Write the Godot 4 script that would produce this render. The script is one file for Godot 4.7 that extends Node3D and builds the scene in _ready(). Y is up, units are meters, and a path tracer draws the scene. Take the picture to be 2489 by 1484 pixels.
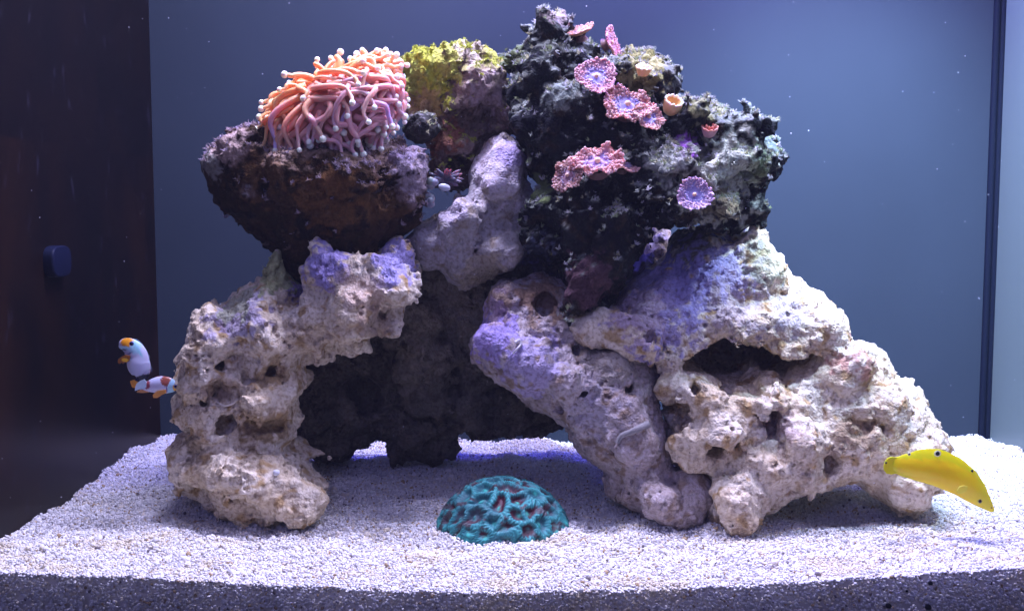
extends Node3D
# A reef aquarium seen through its front glass. Metres, y up, sand level at y = 0, front glass at z = 0.2.
const FOCAL := 2644.0            # of the frame of 2489 x 1484 in which outlines are written
const EYE := Vector3(0.0, 0.2275, 0.85)
const PITCH := deg_to_rad(-4.907)
const LEFT := -0.354
const RIGHT := 0.48
const BACK := -0.23
const FRONT := 0.2

var rng := RandomNumberGenerator.new()
var taken := {}
var noise_low := FastNoiseLite.new()
var noise_mid := FastNoiseLite.new()
var noise_fine := FastNoiseLite.new()
var noise_pit := FastNoiseLite.new()
var noise_tone := FastNoiseLite.new()
var lock := Mutex.new()
var built := {}
var specs := []

# ---------- helpers ----------
func spot(x: float, y: float, z: float) -> Vector3:
	var d := Vector3((x - 1244.5) / FOCAL, -(y - 742.0) / FOCAL, -1.0).rotated(Vector3.RIGHT, PITCH)
	return EYE + d * ((z - EYE.z) / d.z)

func across(px: float, z: float) -> float:
	return px * (EYE.z - z) / FOCAL

func numbered(called: String) -> String:
	var n: int = taken.get(called, 0)
	taken[called] = n + 1
	return called if n == 0 else "%s_%03d" % [called, n]

func tag(o: Node, label := "", category := "", group := "", kind := "") -> Node:
	if label: o.set_meta("label", label)
	if category: o.set_meta("category", category)
	if group: o.set_meta("group", group)
	if kind: o.set_meta("kind", kind)
	return o

func thing(called: String, label: String, category: String, at := Vector3.ZERO, group := "") -> Node3D:
	var o := Node3D.new()
	o.name = numbered(called)
	o.position = at
	add_child(o)
	tag(o, label, category, group)
	return o

func part(called: String, mesh: Mesh, material: Material, parent: Node = null) -> MeshInstance3D:
	var o := MeshInstance3D.new()
	o.mesh = mesh
	o.material_override = material
	if parent == null:
		o.name = numbered(called)
		add_child(o)
	else:
		var n := 0
		while parent.has_node(called if n == 0 else "%s_%03d" % [called, n]): n += 1
		o.name = called if n == 0 else "%s_%03d" % [called, n]
		parent.add_child(o, true)
	return o

func srgb(r: float, g: float, b: float) -> Color:
	return Color(r, g, b).linear_to_srgb()

func plain(r: float, g: float, b: float, rough := 0.8, spec := 0.5) -> StandardMaterial3D:
	var m := StandardMaterial3D.new()
	m.albedo_color = srgb(r, g, b)
	m.roughness = rough
	m.metallic_specular = spec
	return m

func tinted(rough := 0.8, spec := 0.5) -> StandardMaterial3D:
	var m := StandardMaterial3D.new()
	m.vertex_color_use_as_albedo = true
	m.roughness = rough
	m.metallic_specular = spec
	return m

func noise(kind: int, freq: float, octaves := 1, s := 1, fractal := FastNoiseLite.FRACTAL_FBM) -> FastNoiseLite:
	var n := FastNoiseLite.new()
	n.noise_type = kind
	n.frequency = freq
	n.seed = s
	n.fractal_type = FastNoiseLite.FRACTAL_NONE if octaves == 1 else fractal
	n.fractal_octaves = octaves
	return n

func ramp(stops: Array) -> Gradient:
	var g := Gradient.new()
	var at := PackedFloat32Array()
	var c := PackedColorArray()
	for s in stops:
		at.append(s[0])
		c.append(s[1])
	g.offsets = at
	g.colors = c
	return g

func noise_picture(n: FastNoiseLite, g: Gradient, size := 512) -> ImageTexture:
	var im := n.get_seamless_image(size, size)
	im.convert(Image.FORMAT_RGB8)
	if g:
		for y in size:
			for x in size:
				im.set_pixel(x, y, g.sample(im.get_pixel(x, y).r))
	return ImageTexture.create_from_image(im)

func surface(v: PackedVector3Array, n: PackedVector3Array, c: PackedColorArray, i: PackedInt32Array) -> ArrayMesh:
	var a := []
	a.resize(Mesh.ARRAY_MAX)
	a[Mesh.ARRAY_VERTEX] = v
	if n.size(): a[Mesh.ARRAY_NORMAL] = n
	if c.size(): a[Mesh.ARRAY_COLOR] = c
	a[Mesh.ARRAY_INDEX] = i
	var m := ArrayMesh.new()
	m.add_surface_from_arrays(Mesh.PRIMITIVE_TRIANGLES, a)
	return m

func normals(v: PackedVector3Array, i: PackedInt32Array) -> PackedVector3Array:
	var n := PackedVector3Array()
	n.resize(v.size())
	for k in range(0, i.size(), 3):
		var f := (v[i[k + 2]] - v[i[k]]).cross(v[i[k + 1]] - v[i[k]])
		n[i[k]] += f
		n[i[k + 1]] += f
		n[i[k + 2]] += f
	for k in n.size():
		n[k] = n[k].normalized()
	return n

# a sheet of rows x columns points, closed round its columns when asked
func sheet(v: PackedVector3Array, rows: int, cols: int, c := PackedColorArray(), closed := true) -> ArrayMesh:
	var i := PackedInt32Array()
	for r in rows - 1:
		for k in (cols if closed else cols - 1):
			var a := r * cols + k
			var b := r * cols + (k + 1) % cols
			i.append_array([a, a + cols, b, b, a + cols, b + cols])
	return surface(v, normals(v, i), c, i)

# a round tube along points, its radius and colour given at each of them
func tube(p: PackedVector3Array, r: PackedFloat32Array, sides: int, c := PackedColorArray()) -> ArrayMesh:
	var v := PackedVector3Array()
	var cc := PackedColorArray()
	var side := Vector3.ZERO
	for k in p.size():
		var t := (p[mini(k + 1, p.size() - 1)] - p[maxi(k - 1, 0)]).normalized()
		if side == Vector3.ZERO:
			side = t.cross(Vector3.UP if absf(t.y) < 0.9 else Vector3.RIGHT)
		side = (side - t * side.dot(t)).normalized()
		var up := t.cross(side)
		for s in sides:
			var a := TAU * s / sides
			v.append(p[k] + (side * cos(a) + up * sin(a)) * r[k])
			if c.size(): cc.append(c[k])
	return sheet(v, p.size(), sides, cc)

func ball(r: Vector3, at := Vector3.ZERO, rows := 8, cols := 12) -> ArrayMesh:
	var v := PackedVector3Array()
	for a in rows + 1:
		var th := PI * a / rows
		for b in cols:
			var ph := -TAU * b / cols
			v.append(at + Vector3(sin(th) * cos(ph), cos(th), sin(th) * sin(ph)) * r)
	return sheet(v, rows + 1, cols)

# ---------- rocks: an outline blown up to a body, lumps and holes, then noise, meshed as surface nets ----------
class Rock:
	var grid := PackedFloat32Array()
	var hollow := PackedFloat32Array()
	var gw := 0
	var gh := 0
	var g0 := Vector2.ZERO
	var gs := 0.003
	var z0 := 0.0
	var lean := Vector2.ZERO
	var mid := Vector2.ZERO
	var thick := 0.05
	var round_off := 0.035
	var hollow_to := -0.02
	var a := PackedVector3Array()
	var ba := PackedVector3Array()
	var ibb := PackedFloat32Array()
	var ra := PackedFloat32Array()
	var dr := PackedFloat32Array()
	var sort := PackedInt32Array()
	var low: FastNoiseLite
	var fine: FastNoiseLite
	var pit: FastNoiseLite
	var med: FastNoiseLite
	var shift := Vector3.ZERO
	var amp: Array[float] = [0.007, -0.004, 0.0012, 0.003]
	var gate := 0.0

	func look(g: PackedFloat32Array, x: float, y: float) -> float:
		var fx := clampf((x - g0.x) / gs, 0.0, gw - 1.001)
		var fy := clampf((y - g0.y) / gs, 0.0, gh - 1.001)
		var ix := int(fx)
		var iy := int(fy)
		fx -= ix
		fy -= iy
		var k := iy * gw + ix
		return (g[k] * (1.0 - fx) + g[k + 1] * fx) * (1.0 - fy) + (g[k + gw] * (1.0 - fx) + g[k + gw + 1] * fx) * fy

	func centre(x: float, y: float) -> float:
		return z0 + lean.x * (x - mid.x) + lean.y * (y - mid.y)

	func face(x: float, y: float) -> float:
		var u := maxf(0.0, 1.0 + look(grid, x, y) / round_off)
		return centre(x, y) + thick * sqrt(maxf(0.0, 1.0 - u * u))

	func lump(n: int, p: Vector3) -> float:
		var pa := p - a[n]
		var t := clampf(pa.dot(ba[n]) * ibb[n], 0.0, 1.0)
		return (pa - ba[n] * t).length() - ra[n] - dr[n] * t

	func body(p: Vector3, near: PackedInt32Array) -> float:
		var u := maxf(0.0, 1.0 + look(grid, p.x, p.y) / round_off)
		var zc := centre(p.x, p.y)
		var v := (p.z - zc) / thick
		var d := (sqrt(u * u + v * v) - 1.0) * minf(thick, round_off)
		for n in near:
			if sort[n] == 0:
				var e := lump(n, p)
				var k := 0.008
				var h := maxf(k - absf(d - e), 0.0) / k
				d = minf(d, e) - h * h * k * 0.25
		if hollow.size():
			d = maxf(d, -maxf(look(hollow, p.x, p.y), zc + hollow_to - p.z))
		for n in near:
			if sort[n] == 1:
				var e := -lump(n, p)
				var k := 0.003
				var h := maxf(k - absf(d - e), 0.0) / k
				d = maxf(d, e) + h * h * k * 0.25
		return d

	func pitted(p: Vector3) -> float:
		return smoothstep(-0.62, -0.92, pit.get_noise_3dv(p)) * smoothstep(gate, gate + 0.3, low.get_noise_3dv(p * 1.7))

	func whole(p: Vector3, near: PackedInt32Array) -> float:
		var q := p + shift
		var m := med.get_noise_3dv(q)
		return body(p, near) + amp[0] * low.get_noise_3dv(q) + amp[1] * (absf(m) * 1.8 - 0.45) + amp[2] * fine.get_noise_3dv(q) + amp[3] * pitted(q)

	func mesh(h: float, lo: Vector3, hi: Vector3) -> Array:
		var cells := 4
		var bx := int(ceil((hi.x - lo.x) / (h * cells)))
		var by := int(ceil((hi.y - lo.y) / (h * cells)))
		var bz := int(ceil((hi.z - lo.z) / (h * cells)))
		var nx := bx * cells + 1
		var ny := by * cells + 1
		var nz := bz * cells + 1
		var f := PackedFloat32Array()
		f.resize(nx * ny * nz)
		f.fill(9.0)
		var every := PackedInt32Array(range(a.size()))
		var half := h * cells * 0.5
		var blocks := PackedInt32Array()
		var reach := half * 1.75 + absf(amp[1]) * 0.9 + amp[2] * 0.7 + 0.001
		for z in bz:
			for y in by:
				for x in bx:
					var p := lo + Vector3(x * 2 + 1, y * 2 + 1, z * 2 + 1) * half
					var d := body(p, every) + amp[0] * low.get_noise_3dv(p + shift)
					if d > -reach - amp[3] and d < reach:
						var near := PackedInt32Array()
						for n in every:
							if lump(n, p) < reach + 0.014: near.append(n)
						blocks.append_array([x, y, z])
						for k in cells + 1:
							for j in cells + 1:
								var at := ((z * cells + k) * ny + y * cells + j) * nx + x * cells
								for i in cells + 1:
									if f[at + i] == 9.0:
										f[at + i] = whole(lo + Vector3(x * cells + i, y * cells + j, z * cells + k) * h, near)
		var ids := PackedInt32Array()
		ids.resize(f.size())
		ids.fill(-1)
		var v := PackedVector3Array()
		var at_cell := PackedInt32Array()
		var sx := nx
		var sz := nx * ny
		for b in range(0, blocks.size(), 3):
			for k in cells:
				for j in cells:
					for i in cells:
						var cx := blocks[b] * cells + i
						var cy := blocks[b + 1] * cells + j
						var cz := blocks[b + 2] * cells + k
						var o := cz * sz + cy * sx + cx
						var f0 := f[o]
						var f1 := f[o + 1]
						var f2 := f[o + sx]
						var f3 := f[o + sx + 1]
						var f4 := f[o + sz]
						var f5 := f[o + sz + 1]
						var f6 := f[o + sz + sx]
						var f7 := f[o + sz + sx + 1]
						var n := int(f0 < 0.0) + int(f1 < 0.0) + int(f2 < 0.0) + int(f3 < 0.0) + int(f4 < 0.0) + int(f5 < 0.0) + int(f6 < 0.0) + int(f7 < 0.0)
						if n == 0 or n == 8:
							continue
						var s := Vector3.ZERO
						var m := 0
						if (f0 < 0.0) != (f1 < 0.0): s += Vector3(f0 / (f0 - f1), 0, 0); m += 1
						if (f2 < 0.0) != (f3 < 0.0): s += Vector3(f2 / (f2 - f3), 1, 0); m += 1
						if (f4 < 0.0) != (f5 < 0.0): s += Vector3(f4 / (f4 - f5), 0, 1); m += 1
						if (f6 < 0.0) != (f7 < 0.0): s += Vector3(f6 / (f6 - f7), 1, 1); m += 1
						if (f0 < 0.0) != (f2 < 0.0): s += Vector3(0, f0 / (f0 - f2), 0); m += 1
						if (f1 < 0.0) != (f3 < 0.0): s += Vector3(1, f1 / (f1 - f3), 0); m += 1
						if (f4 < 0.0) != (f6 < 0.0): s += Vector3(0, f4 / (f4 - f6), 1); m += 1
						if (f5 < 0.0) != (f7 < 0.0): s += Vector3(1, f5 / (f5 - f7), 1); m += 1
						if (f0 < 0.0) != (f4 < 0.0): s += Vector3(0, 0, f0 / (f0 - f4)); m += 1
						if (f1 < 0.0) != (f5 < 0.0): s += Vector3(1, 0, f1 / (f1 - f5)); m += 1
						if (f2 < 0.0) != (f6 < 0.0): s += Vector3(0, 1, f2 / (f2 - f6)); m += 1
						if (f3 < 0.0) != (f7 < 0.0): s += Vector3(1, 1, f3 / (f3 - f7)); m += 1
						ids[o] = v.size()
						at_cell.append(o)
						v.append(lo + (Vector3(cx, cy, cz) + s / m) * h)
		var tri := PackedInt32Array()
		var nrm := PackedVector3Array()
		nrm.resize(v.size())
		var steps := [1, sx, sz]
		for k in v.size():
			var o := at_cell[k]
			var inside := f[o] < 0.0
			for ax in 3:
				if (f[o + steps[ax]] < 0.0) == inside: continue
				var s1: int = steps[(ax + 1) % 3]
				var s2: int = steps[(ax + 2) % 3]
				if o < s1 + s2: continue
				var q1 := ids[o - s1]
				var q2 := ids[o - s1 - s2]
				var q3 := ids[o - s2]
				if q1 < 0 or q2 < 0 or q3 < 0: continue
				if not inside:
					var t := q1
					q1 = q3
					q3 = t
				# front faces run clockwise
				tri.append_array([k, q2, q1, k, q3, q2])
				var g := (v[q2] - v[k]).cross(v[q3] - v[q1])
				nrm[k] += g
				nrm[q1] += g
				nrm[q2] += g
				nrm[q3] += g
		for k in nrm.size():
			nrm[k] = nrm[k].normalized()
		return [v, nrm, tri]

func outline_grid(r: Rock, poly: PackedVector2Array) -> PackedFloat32Array:
	var g := PackedFloat32Array()
	g.resize(r.gw * r.gh)
	for y in r.gh:
		for x in r.gw:
			var p := r.g0 + Vector2(x, y) * r.gs
			var d := 9.0
			for k in poly.size():
				d = minf(d, p.distance_squared_to(Geometry2D.get_closest_point_to_segment(p, poly[k], poly[(k + 1) % poly.size()])))
			d = sqrt(d)
			g[y * r.gw + x] = -d if Geometry2D.is_point_in_polygon(p, poly) else d
	return g

func flat_outline(px: Array, r: Rock, more := 0.0) -> PackedVector2Array:
	var out := PackedVector2Array()
	for k in range(0, px.size(), 2):
		var p := spot(px[k], px[k + 1], r.z0)
		for again in 5:
			p = spot(px[k], px[k + 1], r.centre(p.x, p.y) + more)
		out.append(Vector2(p.x, p.y))
	return out

func make_rock(n: int) -> void:
	var s: Dictionary = specs[n]
	var r := Rock.new()
	r.low = noise_low
	r.med = noise_mid
	r.fine = noise_fine
	r.pit = noise_pit
	r.z0 = s.z
	r.thick = s.thick
	r.round_off = s.round
	r.shift = Vector3(n * 1.37, n * 0.71, n * 2.3)
	r.amp.assign(s.get("amp", r.amp))
	r.gate = s.get("gate", 0.0)
	r.lean = s.get("lean", Vector2.ZERO)
	var sum := Vector3.ZERO
	for k in range(0, s.outline.size(), 2): sum += spot(s.outline[k], s.outline[k + 1], s.z)
	sum *= 2.0 / s.outline.size()
	r.mid = Vector2(sum.x, sum.y)
	var poly := flat_outline(s.outline, r, s.get("edge", 0.0))
	var lo := poly[0]
	var hi := poly[0]
	for p in poly:
		lo = lo.min(p)
		hi = hi.max(p)
	var grow: float = s.get("grow", 0.012)
	lo -= Vector2.ONE * grow
	hi += Vector2.ONE * grow
	r.g0 = lo
	r.gw = int((hi.x - lo.x) / r.gs) + 2
	r.gh = int((hi.y - lo.y) / r.gs) + 2
	r.grid = outline_grid(r, poly)
	if s.has("hollow"):
		r.hollow = outline_grid(r, flat_outline(s.hollow, r, s.get("hollow_z", 0.03)))
		r.hollow_to = s.get("hollow_to", -0.03)
	for sort in 2:
		for c in s.get("lumps" if sort == 0 else "holes", []):
			var ends := []
			for e in 2:
				var k := 4 if e and c.size() > 4 else 0
				var p := spot(c[k], c[k + 1], s.z)
				for again in 3:     # the front of the body where that line of sight meets it
					p = spot(c[k], c[k + 1], r.face(p.x, p.y) + c[k + 2] / 3300.0)
				ends.append(p)
				ends.append(across(c[k + 3], p.z))
			if c.size() == 4: ends[2] = ends[0] - Vector3(0, 0, 0.001 if sort == 0 else 0.02)
			r.a.append(ends[0])
			r.ba.append(ends[2] - ends[0])
			r.ibb.append(1.0 / maxf(1e-9, (ends[2] - ends[0]).length_squared()))
			r.ra.append(ends[1])
			r.dr.append(ends[3] - ends[1])
			r.sort.append(sort)
	var zlo := 9.0
	var zhi := -9.0
	for c in [lo, hi, Vector2(lo.x, hi.y), Vector2(hi.x, lo.y)]:
		zlo = minf(zlo, r.centre(c.x, c.y) - r.thick)
		zhi = maxf(zhi, r.centre(c.x, c.y) + r.thick)
	for k in r.a.size():
		if r.sort[k] == 0:
			zhi = maxf(zhi, maxf(r.a[k].z + r.ra[k], r.a[k].z + r.ba[k].z + r.ra[k] + r.dr[k]))
			zlo = minf(zlo, minf(r.a[k].z - r.ra[k], r.a[k].z + r.ba[k].z - r.ra[k] - r.dr[k]))
	var got := r.mesh(s.get("cell", 0.0018), Vector3(lo.x, lo.y, zlo - grow), Vector3(hi.x, hi.y, zhi + grow))
	# pigment, with some light and shade put into the colour
	var v: PackedVector3Array = got[0]
	var nr: PackedVector3Array = got[1]
	var c := PackedColorArray()
	c.resize(v.size())
	var spots := []
	for b in s.get("paint", []):
		var p := spot(b[0], b[1], s.z)
		p = spot(b[0], b[1], r.face(p.x, p.y))
		spots.append([p, across(b[2], p.z), Color(b[3], b[4], b[5]), b[6]])
	var tones: Array = s.tones
	for k in v.size():
		var q := v[k] + r.shift
		var t := noise_tone.get_noise_3dv(q)
		var t2 := noise_tone.get_noise_3dv(q * 3.7)
		var col: Color = tones[0]
		col = col.lerp(tones[1], clampf(t * 1.6 + t2 * 0.6 + 0.4, 0.0, 1.0))
		if tones.size() > 2:
			col = col.lerp(tones[2], smoothstep(0.2, 0.6, t2 * 0.6 + noise_tone.get_noise_3dv(q * 1.9 + Vector3(5, 5, 5))))
		if tones.size() > 3:    # growth on upward sides, its pale tone also standing in for lit tops
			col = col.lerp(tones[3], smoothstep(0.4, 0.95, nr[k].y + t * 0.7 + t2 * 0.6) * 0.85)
		for b in spots:
			var far: Vector3 = (v[k] - b[0]) * Vector3(1, 1, 0.3)
			var w: float = far.length() / b[1] + t2 * 0.8 + t * 0.4
			if w < 1.0: col = col.lerp(b[2], smoothstep(1.0, 0.78, w) * b[3])
		col = col.lerp(Color(0.16, 0.11, 0.07), 0.55 * s.get("pit_dark", 1.0) * r.pitted(q))  # brown stain in the pits, also standing in for the shade inside them
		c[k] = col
	lock.lock()
	built[n] = [surface(v, nr, c, got[2]), v, nr, r]
	lock.unlock()

func rock_specs() -> void:
	var pale := [Color(0.72, 0.60, 0.43), Color(0.85, 0.76, 0.61), Color(0.50, 0.35, 0.18)]
	var violet := Color(0.34, 0.27, 0.62)
	specs = [
	{"called": "pale_arch_rock", "label": "pale porous rock arching up from the sand at left, two horns on top", "category": "rock", "group": "", "amp": [0.0075, -0.0026, 0.0010, 0.0042], "gate": -0.16, "cell": 0.0015,
		"outline": [772, 573, 817, 570, 842, 595, 862, 621, 882, 626, 921, 604, 964, 581, 986, 607, 1009, 618, 1015, 652, 1018, 697, 1003, 717, 978, 759, 969, 804, 930, 824, 902, 821, 899, 850, 834, 869, 817, 855, 783, 875, 755, 872, 741, 895, 749, 923, 732, 957, 715, 997, 721, 1042, 698, 1081, 726, 1121, 760, 1155, 783, 1183, 783, 1223, 738, 1265, 681, 1274, 619, 1268, 545, 1262, 512, 1228, 503, 1183, 449, 1183, 427, 1149, 424, 1087, 444, 1053, 466, 1045, 427, 1008, 424, 980, 449, 957, 447, 906, 435, 878, 458, 844, 466, 816, 478, 776, 545, 731, 602, 708, 625, 691, 659, 646, 684, 621, 704, 674, 726, 697, 729, 731, 755, 691, 749, 635], "z": 0.03, "lean": Vector2(0.0, -0.12), "thick": 0.042, "round": 0.03, "tones": pale,
		"lumps": [[775, 650, -10, 48, 960, 690, 0, 58], [850, 760, 5, 62], [785, 605, 0, 30], [972, 615, 0, 30], [520, 800, -20, 60, 500, 920, -20, 60], [625, 985, 25, 40, 690, 955, 10, 34], [570, 1140, 5, 62, 730, 1215, 30, 58], [470, 1105, -70, 45, 470, 1160, -70, 35], [725, 1090, -110, 26, 795, 1108, -110, 12], [640, 800, -5, 60], [700, 1010, -10, 22], [450, 985, -60, 30]],
		"holes": [[655, 893, 15, 22, 662, 925, -70, 20], [592, 900, 5, 10, 598, 925, -20, 8], [600, 1032, 15, 12, 690, 1038, 0, 15], [612, 1104, 10, 5], [670, 1140, 18, 9], [528, 955, 5, 30, 560, 962, 5, 16], [820, 870, 40, 26, 850, 850, 20, 30], [490, 985, 5, 14], [535, 1040, 5, 22], [930, 815, 35, 10, 900, 800, 20, 8], [530, 890, 3, 6], [925, 770, 20, 6], [945, 783, 20, 6], [990, 690, 20, 5]],
		"paint": [[790, 640, 60, 0.36, 0.31, 0.66, 0.9], [960, 640, 60, 0.38, 0.34, 0.70, 0.9], [735, 690, 40, 0.36, 0.3, 0.62, 0.8], [590, 760, 70, 0.36, 0.33, 0.60, 0.6], [675, 650, 60, 0.42, 0.46, 0.22, 0.9], [585, 735, 45, 0.45, 0.48, 0.28, 0.7], [640, 1035, 55, 0.30, 0.20, 0.09, 0.8], [530, 940, 45, 0.38, 0.27, 0.18, 0.7], [475, 1090, 40, 0.20, 0.14, 0.08, 0.7], [880, 700, 60, 0.62, 0.47, 0.38, 0.6], [650, 960, 40, 0.66, 0.55, 0.4, 0.6], [920, 790, 45, 0.35, 0.25, 0.18, 0.6], [660, 905, 40, 0.40, 0.28, 0.13, 0.8]]},  # violet on both horns stands in for the bluish edge of a shadow
	{"called": "pale_cave_rock", "label": "large pale rock sloping down to the right, with a wide dark cave", "category": "rock", "group": "", "amp": [0.0065, -0.0023, 0.0009, 0.0036],  "cell": 0.0015,
		"outline": [1785, 542, 1819, 556, 1853, 584, 1887, 618, 1904, 652, 1944, 680, 2000, 722, 2051, 759, 2060, 782, 2062, 819, 2096, 830, 2130, 850, 2156, 884, 2161, 901, 2192, 918, 2226, 929, 2243, 957, 2249, 980, 2277, 1025, 2294, 1053, 2297, 1093, 2289, 1132, 2272, 1178, 2249, 1183, 2238, 1228, 2215, 1245, 2181, 1245, 2147, 1223, 2113, 1183, 2074, 1166, 2034, 1169, 1978, 1183, 1927, 1206, 1870, 1228, 1848, 1245, 1831, 1279, 1791, 1293, 1751, 1285, 1720, 1257, 1712, 1217, 1726, 1178, 1701, 1149, 1638, 1121, 1627, 1093, 1638, 1053, 1616, 1008, 1616, 968, 1604, 929, 1571, 878, 1503, 861, 1441, 850, 1429, 827, 1395, 804, 1347, 787, 1378, 759, 1435, 751, 1491, 737, 1530, 690, 1575, 655, 1618, 640, 1632, 580, 1690, 556, 1760, 540], "z": 0.02, "lean": Vector2(-0.06, -0.42), "thick": 0.055, "round": 0.04, "tones": pale,
		"gate": -0.2, "hollow": [1661, 878, 1706, 850, 1780, 824, 1848, 844, 1915, 864, 1972, 850, 1995, 872, 1983, 906, 1944, 929, 1913, 946, 1887, 918, 1853, 957, 1763, 966, 1757, 940, 1695, 918, 1661, 912], "hollow_z": 0.05, "hollow_to": -0.085,
		"lumps": [[1395, 785, 20, 26, 1450, 790, 20, 40], [1450, 800, 10, 48, 1580, 830, 10, 42], [1780, 880, -480, 165, 1920, 900, -480, 150], [1880, 1125, -430, 82, 2170, 1125, -430, 82], [1640, 960, 5, 38, 1740, 960, 5, 34], [1875, 950, 5, 26, 1870, 985, 5, 34], [1785, 1200, 25, 56, 1790, 1245, 20, 48], [1660, 1095, 0, 36, 1760, 1060, 0, 40], [2200, 1190, -20, 45], [2060, 900, 0, 60], [2160, 990, 0, 55], [1950, 1075, 0, 50], [1830, 600, -10, 40, 1860, 660, -10, 50], [2090, 860, -5, 35], [2000, 800, 0, 60], [1770, 790, 0, 30, 1930, 800, 5, 30]],
		"holes": [[1900, 1246, -40, 34, 2100, 1222, -40, 46], [1900, 1246, -200, 40, 2100, 1222, -200, 48], [2040, 1010, 10, 18, 2110, 1035, 5, 24], [2065, 1055, 10, 16, 2110, 1050, 0, 14], [1640, 1000, 15, 26, 1680, 1040, -60, 34], [1880, 1045, 10, 16], [1890, 1010, 10, 12], [2040, 845, 15, 20, 2070, 870, 5, 18], [1550, 830, 30, 12, 1580, 825, 20, 10], [1740, 1100, 20, 28], [2030, 1140, 10, 20], [1600, 965, 15, 30, 1625, 1010, -20, 20], [1695, 950, 10, 9], [1960, 1010, 8, 7], [2150, 1040, 8, 7], [1800, 1085, 10, 6]],
		"paint": [[1690, 600, 75, 0.10, 0.105, 0.09, 0.85], [1600, 720, 130, 0.34, 0.29, 0.60, 0.8], [1750, 690, 120, 0.36, 0.32, 0.60, 0.75], [1850, 640, 60, 0.44, 0.46, 0.26, 0.7], [1550, 760, 70, 0.6, 0.44, 0.36, 0.5], [2060, 870, 50, 0.5, 0.26, 0.2, 0.8], [1780, 1265, 50, 0.5, 0.37, 0.22, 0.8], [1990, 1130, 60, 0.42, 0.32, 0.2, 0.5], [2080, 1060, 50, 0.3, 0.2, 0.12, 0.7], [1890, 1040, 45, 0.36, 0.24, 0.30, 0.7], [1800, 800, 100, 0.6, 0.5, 0.36, 0.6], [1920, 760, 50, 0.35, 0.36, 0.48, 0.5], [1905, 1150, 150, 0.55, 0.45, 0.34, 0.5]]},  # first patch puts the shade under the black rock into the colour
	{"called": "leaning_pillar_rock", "label": "mauve grey porous rock leaning like a pillar between the open arch and the cave rock", "category": "rock", "group": "", "amp": [0.005, -0.002, 0.0008, 0.0036], "gate": -0.05, "cell": 0.0015,
		"outline": [1179, 731, 1193, 697, 1272, 674, 1300, 663, 1351, 674, 1397, 725, 1453, 782, 1566, 804, 1600, 883, 1600, 951, 1623, 1053, 1634, 1132, 1713, 1160, 1719, 1262, 1651, 1288, 1589, 1290, 1549, 1245, 1481, 1206, 1470, 1138, 1408, 1110, 1374, 1042, 1334, 1013, 1284, 980, 1171, 900, 1142, 844, 1148, 816, 1173, 770], "z": 0.02, "lean": Vector2(0.05, -0.25), "thick": 0.045, "round": 0.032, "tones": [Color(0.44, 0.37, 0.36), Color(0.52, 0.45, 0.46), Color(0.3, 0.22, 0.17)],
		"lumps": [[1200, 830, 0, 50, 1300, 900, 0, 60], [1230, 720, -5, 40], [1490, 910, -22, 50, 1540, 1080, -10, 52], [1600, 1220, 10, 50], [1690, 1190, 0, 50], [1380, 940, 0, 50]],
		"holes": [[1318, 738, 25, 36, 1330, 745, -60, 28], [1421, 952, 12, 12], [1355, 987, 12, 16, 1362, 995, -10, 10], [1530, 948, 12, 7], [1376, 908, 10, 6], [1235, 790, 14, 10, 1215, 800, 8, 8], [1182, 835, 15, 9], [1176, 872, 14, 10, 1200, 872, 4, 8], [1600, 1090, 10, 11], [1612, 1213, 10, 6], [1505, 1095, 10, 7], [1250, 750, 14, 14, 1285, 790, 8, 10], [1400, 860, 10, 8], [1350, 930, 8, 5], [1370, 925, 8, 5]],
		"paint": [[1200, 800, 80, 0.36, 0.28, 0.62, 0.9], [1290, 880, 80, 0.42, 0.36, 0.62, 0.7], [1310, 720, 60, 0.26, 0.15, 0.08, 0.8], [1210, 740, 40, 0.42, 0.3, 0.2, 0.6], [1480, 860, 90, 0.33, 0.30, 0.24, 0.6], [1440, 1000, 60, 0.4, 0.37, 0.46, 0.5]]},
	{"called": "grey_knob_rock", "label": "grey rock with a rounded upright knob, standing between the two dark upper rocks", "category": "rock", "group": "",
		"outline": [1223, 326, 1251, 345, 1274, 373, 1284, 424, 1293, 503, 1288, 597, 1256, 657, 1158, 685, 1130, 704, 1092, 685, 1074, 657, 1018, 657, 985, 583, 1022, 541, 1050, 531, 1060, 522, 1092, 503, 1092, 480, 1111, 473, 1144, 480, 1148, 457, 1146, 419, 1167, 377, 1186, 340], "z": -0.01, "lean": Vector2(0.0, 0.1), "thick": 0.036, "round": 0.026, "tones": [Color(0.38, 0.35, 0.34), Color(0.48, 0.44, 0.46), Color(0.3, 0.25, 0.2)], "amp": [0.005, -0.002, 0.0009, 0.003], "gate": 0.1,
		"lumps": [[1225, 390, 0, 36, 1215, 440, 5, 52], [1118, 505, 25, 26, 1140, 520, 20, 34], [1078, 530, 20, 20, 1090, 550, 10, 28], [1230, 600, 5, 50]],
		"holes": [[1156, 610, 12, 12], [1142, 588, 12, 8], [1085, 635, 10, 6], [1205, 560, 8, 8, 1230, 557, 6, 6], [1175, 540, 10, 14, 1165, 590, 0, 10]],
		"paint": [[1225, 400, 80, 0.56, 0.48, 0.56, 0.7], [1240, 370, 40, 0.36, 0.28, 0.55, 0.6], [1170, 670, 60, 0.42, 0.36, 0.22, 0.6], [1100, 500, 50, 0.58, 0.5, 0.6, 0.7], [1265, 470, 40, 0.6, 0.54, 0.62, 0.6]]},
	{"called": "brown_ledge_rock", "label": "dark brown overhanging rock tapering to a snout on the left, carrying the tentacled coral", "category": "rock", "group": "",
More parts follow.
